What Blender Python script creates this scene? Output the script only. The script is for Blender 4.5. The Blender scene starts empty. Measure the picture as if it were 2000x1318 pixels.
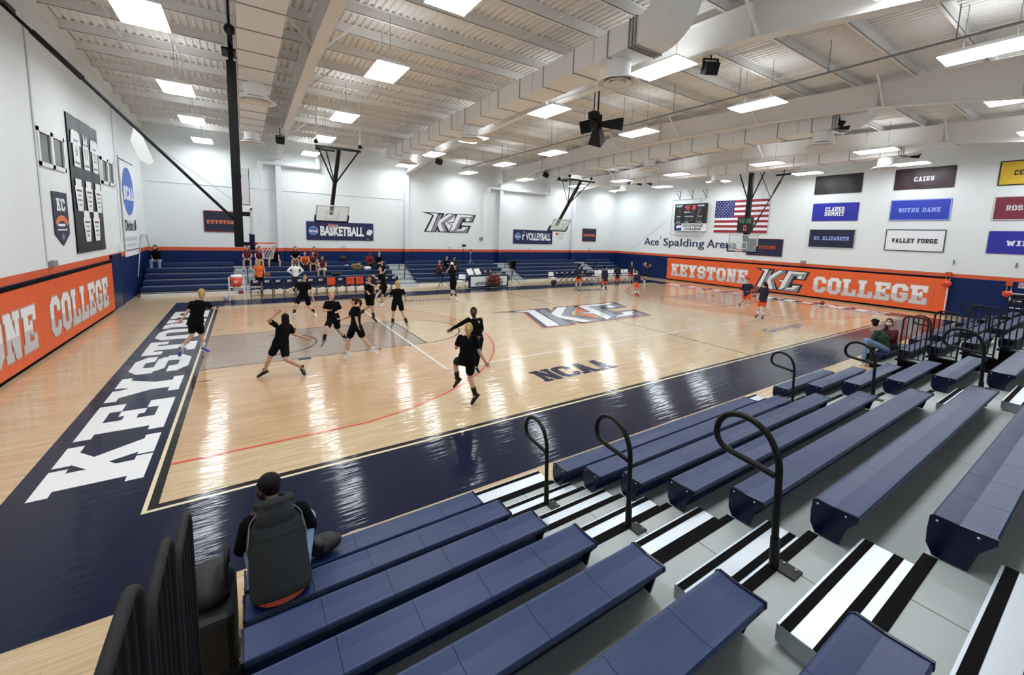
import bpy, bmesh, math, random
from mathutils import Vector, Matrix
R = math.radians
random.seed(7)
scene = bpy.context.scene
col = scene.collection

# ------------------------------------------------------------------ camera
cd = bpy.data.cameras.new('camera'); cam = bpy.data.objects.new('camera', cd); col.objects.link(cam)
cd.sensor_width = 36.0; cd.lens = 804.95 * 36 / 2000
cd.shift_x = -4.7 / 2000; cd.shift_y = (554.09 - 659.0) / 2000
cd.clip_start = 0.03; cd.clip_end = 200
yaw, pit, rol = 0.580514, -0.119155, 0.032904
f_ = Vector((math.sin(yaw) * math.cos(pit), math.cos(yaw) * math.cos(pit), math.sin(pit)))
r_ = Vector((math.cos(yaw), -math.sin(yaw), 0)); u_ = r_.cross(f_)
r2 = math.cos(rol) * r_ + math.sin(rol) * u_; u2 = -math.sin(rol) * r_ + math.cos(rol) * u_
M = Matrix((r2, u2, -f_)).transposed().to_4x4(); M.translation = Vector((1.0383, -6.4659, 3.5364))
cam.matrix_world = M
scene.camera = cam

# ------------------------------------------------------------------ world, exposure
w = bpy.data.worlds.new('world'); scene.world = w; w.use_nodes = True
w.node_tree.nodes['Background'].inputs[0].default_value = (0.8, 0.85, 0.9, 1)
w.node_tree.nodes['Background'].inputs[1].default_value = 0.3
scene.view_settings.view_transform = 'Standard'
scene.view_settings.look = 'None'
scene.view_settings.exposure = 0.95
scene.view_settings.gamma = 1.0
scene.view_settings.use_curve_mapping = False
scene.cycles.max_bounces = 8
scene.cycles.diffuse_bounces = 4
scene.cycles.glossy_bounces = 3
scene.cycles.sample_clamp_indirect = 6
scene.cycles.caustics_reflective = False
scene.cycles.caustics_refractive = False
LAMP = 15.0      # emission strength of the high-bay lamp lenses

# ------------------------------------------------------------------ materials
def lin(c):
    return tuple((x / 12.92 if x <= 0.04045 else ((x + 0.055) / 1.055) ** 2.4) for x in [v / 255 for v in c])
def mat(name, rgb, rough=0.6, metal=0.0, noise=0.0, nscale=8.0, coat=0.0, coat_rough=0.1, emit=None, bump=0.0, bscale=60.0, spec=0.5):
    m = bpy.data.materials.new(name); m.use_nodes = True
    nt = m.node_tree; b = nt.nodes['Principled BSDF']
    c = lin(rgb)
    b.inputs['Base Color'].default_value = (*c, 1)
    b.inputs['Roughness'].default_value = rough
    b.inputs['Metallic'].default_value = metal
    b.inputs['Coat Weight'].default_value = coat
    b.inputs['Coat Roughness'].default_value = coat_rough; b.inputs['Coat IOR'].default_value = 1.28
    b.inputs['Specular IOR Level'].default_value = spec
    if noise or bump:
        tc = nt.nodes.new('ShaderNodeTexCoord')
    if noise:
        n = nt.nodes.new('ShaderNodeTexNoise'); n.inputs['Scale'].default_value = nscale; n.inputs['Detail'].default_value = 4
        nt.links.new(tc.outputs['Object'], n.inputs['Vector'])
        mx = nt.nodes.new('ShaderNodeMix'); mx.data_type = 'RGBA'
        mx.inputs[6].default_value = (*[x * (1 - noise) for x in c], 1); mx.inputs[7].default_value = (*[min(1, x * (1 + noise)) for x in c], 1)
        nt.links.new(n.outputs['Fac'], mx.inputs[0]); nt.links.new(mx.outputs[2], b.inputs['Base Color'])
    if bump:
        n2 = nt.nodes.new('ShaderNodeTexNoise'); n2.inputs['Scale'].default_value = bscale; n2.inputs['Detail'].default_value = 3
        nt.links.new(tc.outputs['Object'], n2.inputs['Vector'])
        bp = nt.nodes.new('ShaderNodeBump'); bp.inputs['Strength'].default_value = bump; bp.inputs['Distance'].default_value = 0.01
        nt.links.new(n2.outputs['Fac'], bp.inputs['Height']); nt.links.new(bp.outputs['Normal'], b.inputs['Normal'])
    if emit:
        b.inputs['Emission Color'].default_value = (*lin(emit[0]), 1); b.inputs['Emission Strength'].default_value = emit[1]
    return m
FLOOR_COAT = dict(coat=1.0, coat_rough=0.085)
def floor_bump(nt, b):
    # sanded boards are never dead flat: a faint long-wave unevenness stretches the lamp reflections
    tc = nt.nodes.new('ShaderNodeTexCoord'); mp = nt.nodes.new('ShaderNodeMapping'); mp.inputs['Scale'].default_value = (1.1, 16.0, 1.0)
    nt.links.new(tc.outputs['Object'], mp.inputs['Vector'])
    n = nt.nodes.new('ShaderNodeTexNoise'); n.inputs['Scale'].default_value = 1.0; n.inputs['Detail'].default_value = 2
    nt.links.new(mp.outputs['Vector'], n.inputs['Vector'])
    bp = nt.nodes.new('ShaderNodeBump'); bp.inputs['Strength'].default_value = 0.22; bp.inputs['Distance'].default_value = 0.02
    nt.links.new(n.outputs['Fac'], bp.inputs['Height'])
    nt.links.new(bp.outputs['Normal'], b.inputs['Coat Normal'])
def wood(name, c1, c2, cm):
    m = bpy.data.materials.new(name); m.use_nodes = True; nt = m.node_tree; b = nt.nodes['Principled BSDF']
    tc = nt.nodes.new('ShaderNodeTexCoord')
    br = nt.nodes.new('ShaderNodeTexBrick'); br.offset = 0.37; br.offset_frequency = 2; br.squash = 1.0
    br.inputs['Scale'].default_value = 1.0; br.inputs['Brick Width'].default_value = 1.15; br.inputs['Row Height'].default_value = 0.057
    br.inputs['Mortar Size'].default_value = 0.0006; br.inputs['Bias'].default_value = 0.0
    br.inputs['Color1'].default_value = (*lin(c1), 1); br.inputs['Color2'].default_value = (*lin(c2), 1); br.inputs['Mortar'].default_value = (*lin(cm), 1)
    nt.links.new(tc.outputs['Object'], br.inputs['Vector'])
    mp = nt.nodes.new('ShaderNodeMapping'); mp.inputs['Scale'].default_value = (1.6, 30, 1)
    nt.links.new(tc.outputs['Object'], mp.inputs['Vector'])
    n = nt.nodes.new('ShaderNodeTexNoise'); n.inputs['Scale'].default_value = 1.0; n.inputs['Detail'].default_value = 5
    nt.links.new(mp.outputs['Vector'], n.inputs['Vector'])
    rp = nt.nodes.new('ShaderNodeValToRGB'); rp.color_ramp.elements[0].position = 0.3; rp.color_ramp.elements[0].color = (0.80, 0.76, 0.70, 1)
    rp.color_ramp.elements[1].position = 0.62; rp.color_ramp.elements[1].color = (1, 1, 1, 1)
    nt.links.new(n.outputs['Fac'], rp.inputs['Fac'])
    mx = nt.nodes.new('ShaderNodeMix'); mx.data_type = 'RGBA'; mx.blend_type = 'MULTIPLY'; mx.inputs[0].default_value = 1.0
    nt.links.new(br.outputs['Color'], mx.inputs[6]); nt.links.new(rp.outputs['Color'], mx.inputs[7])
    nt.links.new(mx.outputs[2], b.inputs['Base Color'])
    b.inputs['Roughness'].default_value = 0.5
    b.inputs['Coat Weight'].default_value = FLOOR_COAT['coat']; b.inputs['Coat Roughness'].default_value = FLOOR_COAT['coat_rough']; b.inputs['Coat IOR'].default_value = 1.34; b.inputs['Specular IOR Level'].default_value = 0.1
    floor_bump(nt, b)
    return m
def paint(name, rgb, ior=1.28):
    m = mat(name, rgb, rough=0.5, spec=0.05, **FLOOR_COAT); m.node_tree.nodes['Principled BSDF'].inputs['Coat IOR'].default_value = ior; floor_bump(m.node_tree, m.node_tree.nodes['Principled BSDF']); return m
def block_wall(name, rgb, rough=0.55, axis='X'):
    # painted concrete block: running-bond joints as a shallow bump
    m = mat(name, rgb, rough=rough); nt = m.node_tree; b = nt.nodes['Principled BSDF']
    tc = nt.nodes.new('ShaderNodeTexCoord'); sp = nt.nodes.new('ShaderNodeSeparateXYZ'); cb = nt.nodes.new('ShaderNodeCombineXYZ')
    nt.links.new(tc.outputs['Object'], sp.inputs[0]); nt.links.new(sp.outputs[axis], cb.inputs['X']); nt.links.new(sp.outputs['Z'], cb.inputs['Y'])
    br = nt.nodes.new('ShaderNodeTexBrick'); br.inputs['Scale'].default_value = 1.0; br.inputs['Brick Width'].default_value = 0.406; br.inputs['Row Height'].default_value = 0.203
    br.inputs['Mortar Size'].default_value = 0.007; br.inputs['Mortar Smooth'].default_value = 0.6
    nt.links.new(cb.outputs[0], br.inputs['Vector'])
    bp = nt.nodes.new('ShaderNodeBump'); bp.inputs['Strength'].default_value = 0.35; bp.inputs['Distance'].default_value = 0.006; bp.invert = True
    nt.links.new(br.outputs['Fac'], bp.inputs['Height']); nt.links.new(bp.outputs['Normal'], b.inputs['Normal'])
    return m
K = {}
K['wood'] = wood('maple_floor', (214, 190, 154), (202, 175, 136), (160, 130, 96))
K['wood_tan'] = wood('stained_maple', (208, 174, 135), (195, 158, 118), (150, 116, 84))
K['wood_lane'] = wood('grey_stained_maple', (168, 147, 127), (154, 134, 115), (120, 100, 86))
K['p_navy'] = paint('navy_floor_paint', (9, 18, 48), 1.21); K['p_white'] = paint('white_floor_paint', (236, 236, 236)); K['p_cream'] = paint('cream_line', (228, 214, 178))
K['p_black'] = paint('black_line_paint', (26, 22, 30)); K['p_red'] = paint('red_line_paint', (214, 82, 62)); K['p_grey'] = paint('grey_floor_paint', (128, 130, 140))
K['p_purple'] = paint('purple_floor_paint', (92, 92, 150)); K['p_orange'] = paint('orange_floor_paint', (226, 120, 76)); K['p_dark'] = paint('dark_outline_paint', (44, 42, 60))
for ax in 'XY':
    K['wall' + ax] = block_wall('white_block_wall_' + ax.lower(), (230, 235, 236), axis=ax)
    K['orange' + ax] = block_wall('orange_band_paint_' + ax.lower(), (214, 92, 48), axis=ax)
    K['navyw' + ax] = block_wall('navy_wall_paint_' + ax.lower(), (13, 37, 88), rough=0.5, axis=ax); K['navyw' + ax].node_tree.nodes['Principled BSDF'].inputs['Specular IOR Level'].default_value = 0.2
K['ceil'] = mat('ceiling_deck_paint', (238, 235, 230), rough=0.65, noise=0.03, nscale=2)
K['steel'] = mat('white_steel_paint', (236, 233, 229), rough=0.5, noise=0.03, nscale=3)
K['steel_w'] = mat('white_column_paint', (226, 229, 232), rough=0.5)
K['duct'] = mat('duct_wrap', (240, 239, 237), rough=0.5, noise=0.03, nscale=3)
K['duct_seam'] = mat('duct_seam', (150, 146, 140), rough=0.6)
K['galv'] = mat('galvanised_sheet', (180, 184, 186), rough=0.35, metal=0.6, noise=0.1, nscale=6)
K['black'] = mat('black_steel', (9, 9, 11), rough=0.45, spec=0.3); K['blackm'] = mat('matte_black', (12, 12, 14), rough=0.8)
K['bar'] = mat('black_textured_tube', (20, 21, 24), rough=0.6, spec=0.3, bump=0.4, bscale=300)
K['lamp'] = mat('lamp_lens', (255, 255, 255), rough=0.5, emit=((238, 246, 251), LAMP))
K['upfill'] = mat('added_uplight_glow', (255, 255, 255), rough=0.5, emit=((238, 246, 251), LAMP * 0.3))  # added upward glow that brightens the roof, not a real lamp opening
K['lampbody'] = mat('lamp_housing', (235, 235, 235), rough=0.4)
K['seat'] = mat('navy_seat_plastic', (24, 50, 92), rough=0.36, spec=0.4, noise=0.10, nscale=1.7, bump=0.12, bscale=160)
K['cap'] = mat('navy_end_cap', (10, 17, 48), rough=0.25, spec=0.3)
K['deck'] = mat('grey_deck_board', (176, 182, 180), rough=0.5, noise=0.04, nscale=5)
K['alu'] = mat('aluminium_tread', (214, 222, 230), rough=0.38, metal=0.55, noise=0.05, nscale=12)
K['alu_side'] = mat('aluminium_side', (170, 176, 180), rough=0.4, metal=0.5)
K['grip'] = mat('black_grip_tape', (16, 13, 14), rough=0.9, spec=0.1)
K['bolt'] = mat('zinc_bolt', (205, 208, 212), rough=0.3, metal=0.9)
K['under'] = mat('dark_understructure', (9, 9, 12), rough=0.9, spec=0.1)
K['pad'] = mat('orange_vinyl_pad', (234, 98, 44), rough=0.42, noise=0.04, nscale=3)
K['seam'] = mat('pad_seam', (190, 74, 30), rough=0.5)
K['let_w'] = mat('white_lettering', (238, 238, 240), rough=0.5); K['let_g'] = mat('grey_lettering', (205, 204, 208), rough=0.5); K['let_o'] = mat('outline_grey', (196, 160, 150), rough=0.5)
K['lg_w'] = mat('logo_white', (236, 236, 238), rough=0.5); K['lg_g'] = mat('logo_grey', (140, 143, 150), rough=0.5); K['name_blue'] = mat('name_letter_blue', (38, 36, 84), rough=0.5); K['lg_d'] = mat('logo_dark_navy', (24, 22, 38), rough=0.5)
K['glass'] = None
def glass(name, tint, alpha=0.75):
    m = bpy.data.materials.new(name); m.use_nodes = True; nt = m.node_tree; b = nt.nodes['Principled BSDF']
    b.inputs['Base Color'].default_value = (*lin(tint), 1); b.inputs['Roughness'].default_value = 0.12; b.inputs['Specular IOR Level'].default_value = 0.25
    tr = nt.nodes.new('ShaderNodeBsdfTransparent'); mx = nt.nodes.new('ShaderNodeMixShader'); mx.inputs[0].default_value = 1 - alpha
    out = nt.nodes['Material Output']
    nt.links.new(tr.outputs[0], mx.inputs[1]); nt.links.new(b.outputs[0], mx.inputs[2]); nt.links.new(mx.outputs[0], out.inputs['Surface'])
    return m
K['board'] = glass('backboard_glass', (200, 216, 216), 0.78)
K['wglass'] = mat('dark_window_glass', (34, 30, 28), rough=0.08, spec=0.25)
K['throat'] = mat('diffuser_throat', (84, 80, 76), rough=0.6)
K['plast_w'] = mat('white_plastic', (236, 236, 234), rough=0.4); K['grey'] = mat('grey_plastic', (140, 142, 144), rough=0.5)
K['navy_cloth'] = mat('navy_banner_cloth', (24, 28, 78), rough=0.55, noise=0.15, nscale=3); K['royal'] = mat('royal_blue_cloth', (32, 38, 158), rough=0.5, noise=0.08, nscale=3)
K['nblack'] = mat('black_banner_cloth', (20, 19, 23), rough=0.45, noise=0.2, nscale=4, bump=0.5, bscale=3.5); K['maroon'] = mat('dark_maroon_cloth', (52, 26, 36), rough=0.4, noise=0.15, nscale=4, bump=0.4, bscale=3)
K['maroon2'] = mat('maroon_cloth', (120, 34, 58), rough=0.5, noise=0.08, nscale=3); K['yellow'] = mat('gold_cloth', (214, 176, 48), rough=0.5, noise=0.08, nscale=3)
K['wcloth'] = mat('white_cloth', (236, 238, 242), rough=0.6, noise=0.03, nscale=3); K['dnavy'] = mat('deep_navy_cloth', (20, 26, 58), rough=0.5, noise=0.12, nscale=3)
K['blue2'] = mat('blue_cloth', (44, 60, 178), rough=0.5, noise=0.06, nscale=3); K['pale'] = mat('pale_blue_edge', (150, 170, 228), rough=0.5)
K['ltblue'] = mat('light_blue_letters', (150, 176, 240), rough=0.5); K['orange_l'] = mat('orange_letters', (222, 120, 66), rough=0.5)
K['fl_red'] = mat('flag_red', (150, 30, 48), rough=0.6); K['fl_blue'] = mat('flag_blue', (30, 36, 104), rough=0.6)
K['rim'] = mat('orange_rim', (216, 66, 38), rough=0.4); K['net'] = mat('white_net_cord', (226, 226, 226), rough=0.8)
K['ball'] = mat('basketball_leather', (150, 72, 48), rough=0.6, bump=0.3, bscale=200); K['balld'] = mat('dark_red_basketball', (112, 40, 34), rough=0.6, bump=0.3, bscale=200)
K['led_r'] = mat('red_led_digits', (200, 60, 70), emit=((230, 70, 80), 0.5)); K['led_d'] = mat('dim_led_digits', (96, 92, 92)); K['led_g'] = mat('green_led_digits', (110, 150, 120), emit=((110, 160, 120), 0.25))
K['ncaa_b'] = mat('bright_blue_disc', (52, 98, 190), rough=0.5)
K['orange_p'] = mat('orange_plastic', (238, 84, 44), rough=0.4)
K['door'] = mat('navy_door_paint', (18, 36, 84), rough=0.35)
K['skin'] = mat('skin_light', (206, 166, 144), rough=0.5); K['skin_t'] = mat('skin_tan', (190, 148, 122), rough=0.5); K['skin_d'] = mat('skin_dark', (92, 62, 50), rough=0.5)
K['eye'] = mat('dark_eye', (40, 30, 28), rough=0.3); K['lip'] = mat('lip', (176, 92, 88), rough=0.5)
K['tee'] = mat('black_jersey_cloth', (9, 9, 11), rough=0.9, spec=0.15, noise=0.2, nscale=6); K['short'] = mat('black_shorts_cloth', (8, 9, 13), rough=0.9, spec=0.15, noise=0.2, nscale=6)
K['navytop'] = mat('navy_shooting_shirt', (22, 26, 56), rough=0.8, noise=0.15, nscale=6); K['oshort'] = mat('orange_shorts_cloth', (232, 84, 40), rough=0.7)
K['sockb'] = mat('black_sock', (20, 20, 22), rough=0.9); K['sockw'] = mat('white_sock', (230, 228, 226), rough=0.9)
K['shoew'] = mat('white_shoe', (226, 226, 228), rough=0.5); K['shoeb'] = mat('black_shoe', (20, 20, 22), rough=0.5); K['shoeblue'] = mat('blue_shoe', (38, 52, 150), rough=0.5); K['shoeg'] = mat('grey_shoe', (120, 122, 124), rough=0.5); K['shoer'] = mat('red_shoe', (196, 44, 54), rough=0.5)
K['blond'] = mat('blond_hair', (178, 148, 96), rough=0.75, spec=0.15, noise=0.25, nscale=30); K['brown'] = mat('brown_hair', (62, 40, 32), rough=0.75, spec=0.15, noise=0.25, nscale=30); K['dkhair'] = mat('dark_hair', (24, 18, 18), rough=0.75, spec=0.15, noise=0.2, nscale=30); K['greyh'] = mat('grey_hair', (110, 98, 90), rough=0.75, spec=0.15, noise=0.2, nscale=30)
K['char'] = mat('charcoal_fleece', (52, 54, 56), rough=0.95, spec=0.1, noise=0.15, nscale=20); K['blk_sleeve'] = mat('black_fleece', (12, 12, 14), rough=0.95, spec=0.1); K['piping'] = mat('grey_piping', (120, 122, 124), rough=0.8)
K['denim'] = mat('light_denim', (120, 150, 186), rough=0.85, noise=0.2, nscale=14); K['green'] = mat('green_camo_fleece', (38, 66, 52), rough=0.95, noise=0.35, nscale=9)
K['dkpants'] = mat('dark_trousers', (26, 28, 34), rough=0.9); K['marsh'] = mat('maroon_shirt', (88, 30, 38), rough=0.85); K['redhood'] = mat('red_hoodie', (120, 26, 30), rough=0.9)
K['orshirt'] = mat('orange_shirt', (226, 100, 40), rough=0.85); K['facemask'] = mat('face_mask', (225, 225, 225), rough=0.8)
K['bag'] = mat('black_nylon', (20, 20, 24), rough=0.6, noise=0.2, nscale=12); K['camo'] = mat('khaki_bag', (122, 104, 72), rough=0.8, noise=0.35, nscale=10)

# ------------------------------------------------------------------ object bookkeeping
def setp(o, label=None, cat=None, group=None, kind=None):
    if label: o['label'] = label
    if cat: o['category'] = cat
    if group: o['group'] = group
    if kind: o['kind'] = kind
    return o
def thing(name, label, cat, loc=(0, 0, 0), rz=0.0, group=None):
    o = bpy.data.objects.new(name, None); col.objects.link(o); o.empty_display_size = 0.1
    o.location = loc; o.rotation_euler = (0, 0, rz)
    return setp(o, label, cat, group)
def dup(root, loc, rz, label, group=None):
    r = root.copy(); col.objects.link(r); r.location = loc; r.rotation_euler = (0, 0, rz); r['label'] = label
    if group: r['group'] = group
    for ch in list(root.children):
        c = ch.copy(); col.objects.link(c); c.parent = r
        for g in list(ch.children):
            d = g.copy(); col.objects.link(d); d.parent = c
    return r

class MB:
    def __init__(s): s.v = []; s.f = []; s.m = []; s.sm = []
    def add(s, vs, fs, mi=0, smooth=False):
        n = len(s.v); s.v += [tuple(v) for v in vs]
        for f in fs: s.f.append(tuple(n + i for i in f)); s.m.append(mi); s.sm.append(smooth)
    def box(s, x0, y0, z0, x1, y1, z1, mi=0):
        s.add([(x0, y0, z0), (x1, y0, z0), (x1, y1, z0), (x0, y1, z0), (x0, y0, z1), (x1, y0, z1), (x1, y1, z1), (x0, y1, z1)],
              [(0, 3, 2, 1), (4, 5, 6, 7), (0, 1, 5, 4), (1, 2, 6, 5), (2, 3, 7, 6), (3, 0, 4, 7)], mi)
    def cbox(s, c, sx, sy, sz, mi=0, mtx=None):
        n = len(s.v); s.box(-sx / 2, -sy / 2, -sz / 2, sx / 2, sy / 2, sz / 2, mi)
        T = Matrix.Translation(Vector(c)) @ (mtx.to_4x4() if mtx else Matrix())
        for i in range(n, len(s.v)): s.v[i] = tuple(T @ Vector(s.v[i]))
    def beam(s, a, b, w, h, mi=0, up=(0, 0, 1)):
        a = Vector(a); b = Vector(b); d = (b - a).normalized(); sd = d.cross(Vector(up))
        if sd.length < 1e-4: sd = d.cross(Vector((0, 1, 0)))
        sd.normalize(); uu = sd.cross(d)
        P = []
        for p in (a, b):
            for i, j in ((-1, -1), (1, -1), (1, 1), (-1, 1)): P.append(p + sd * (w / 2 * i) + uu * (h / 2 * j))
        s.add(P, [(3, 2, 1, 0), (4, 5, 6, 7), (0, 1, 5, 4), (1, 2, 6, 5), (2, 3, 7, 6), (3, 0, 4, 7)], mi)
    def prism(s, poly, axis, a, b, mi=0, smooth=False):
        # poly in the two other axes, extruded along axis from a to b
        def P(p, t): return {'X': (t, p[0], p[1]), 'Y': (p[0], t, p[1]), 'Z': (p[0], p[1], t)}[axis]
        n = len(poly); vs = [P(p, a) for p in poly] + [P(p, b) for p in poly]
        s.add(vs, [tuple(range(n - 1, -1, -1)), tuple(range(n, 2 * n))], mi)
        s.add(vs, [(i, (i + 1) % n, n + (i + 1) % n, n + i) for i in range(n)], mi, smooth)
    def tube(s, pts, r, n=8, mi=0, caps=True, closed=False, smooth=True):
        pts = [Vector(p) for p in pts]; m = len(pts)
        rr = r if isinstance(r, (list, tuple)) else [r] * m
        rings = []; prev = None
        for i, p in enumerate(pts):
            if closed: d = pts[(i + 1) % m] - pts[i - 1]
            else: d = pts[min(i + 1, m - 1)] - pts[max(i - 1, 0)]
            if d.length < 1e-9: d = Vector((0, 0, 1))
            d.normalize()
            if prev is None:
                a = d.orthogonal().normalized()
            else:
                a = prev - d * prev.dot(d)
                a = a.normalized() if a.length > 1e-6 else d.orthogonal().normalized()
            prev = a; b = d.cross(a)
            rings.append([p + (a * math.cos(2 * math.pi * k / n) + b * math.sin(2 * math.pi * k / n)) * rr[i] for k in range(n)])
        vs = [v for g in rings for v in g]; fs = []
        for i in range(m if closed else m - 1):
            j = (i + 1) % m
            for k in range(n): fs.append((i * n + k, i * n + (k + 1) % n, j * n + (k + 1) % n, j * n + k))
        s.add(vs, fs, mi, smooth)
        if caps and not closed: s.add(vs, [tuple(range(n - 1, -1, -1)), tuple(range((m - 1) * n, m * n))], mi)
    def lathe(s, prof, c=(0, 0, 0), n=24, mi=0, smooth=True, axis='Z'):
        vs = []
        for r, z in prof:
            for k in range(n):
                a = 2 * math.pi * k / n; x, y = r * math.cos(a), r * math.sin(a)
                p = (x, y, z) if axis == 'Z' else ((z, x, y) if axis == 'X' else (y, z, x))
                vs.append((p[0] + c[0], p[1] + c[1], p[2] + c[2]))
        fs = [(i * n + k, i * n + (k + 1) % n, (i + 1) * n + (k + 1) % n, (i + 1) * n + k) for i in range(len(prof) - 1) for k in range(n)]
        s.add(vs, fs, mi, smooth)
    def ball(s, c, rx, ry=None, rz=None, n=14, mi=0, mtx=None):
        ry = ry or rx; rz = rz or rx; h = max(4, n // 2); vs = []
        for i in range(h + 1):
            t = math.pi * i / h
            for k in range(n):
                a = 2 * math.pi * k / n
                p = Vector((rx * math.sin(t) * math.cos(a), ry * math.sin(t) * math.sin(a), rz * math.cos(t)))
                if mtx: p = mtx @ p
                vs.append(p + Vector(c))
        s.add(vs, [(i * n + k, (i + 1) * n + k, (i + 1) * n + (k + 1) % n, i * n + (k + 1) % n) for i in range(h) for k in range(n)], mi, True)
    def polys(s, polys, o, ux, uy, mi=0, lift=0.0):
        # flat polygons drawn on a plane through o spanned by ux, uy
        o = Vector(o); ux = Vector(ux); uy = Vector(uy); nn = ux.cross(uy).normalized() * lift
        n1 = ux.cross(uy).normalized()
        for i, p in enumerate(polys): s.add([o + ux * q[0] + uy * q[1] + nn + n1 * (.0003 * (i % 13)) for q in p], [tuple(range(len(p)))], mi)   # overlapping strokes never share one plane
    def build(s, name, mats, parent=None, loc=None, bevel=0.0):
        me = bpy.data.meshes.new(name); me.from_pydata(s.v, [], s.f)
        if not isinstance(mats, (list, tuple)): mats = [mats]
        for m in mats: me.materials.append(m)
        me.polygons.foreach_set('material_index', s.m); me.polygons.foreach_set('use_smooth', s.sm); me.update()
        o = bpy.data.objects.new(name, me); col.objects.link(o)
        if parent: o.parent = parent
        if loc: o.location = loc
        if bevel:
            b = o.modifiers.new('bevel', 'BEVEL'); b.width = bevel; b.segments = 2; b.limit_method = 'ANGLE'
        return o
def smooth_path(pts, k=4):
    P = [Vector(p) for p in pts]; out = []
    for i in range(len(P) - 1):
        a, b, c, d = P[max(i - 1, 0)], P[i], P[i + 1], P[min(i + 2, len(P) - 1)]
        for j in range(k):
            t = j / k; out.append(.5 * ((2 * b) + (c - a) * t + (2 * a - 5 * b + 4 * c - d) * t * t + (3 * b - a - 3 * c + d) * t ** 3))
    return out + [P[-1]]
def struct(name, mb, mats, parent=None):
    o = mb.build(name, mats, parent); o['kind'] = 'structure'; return o

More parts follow.
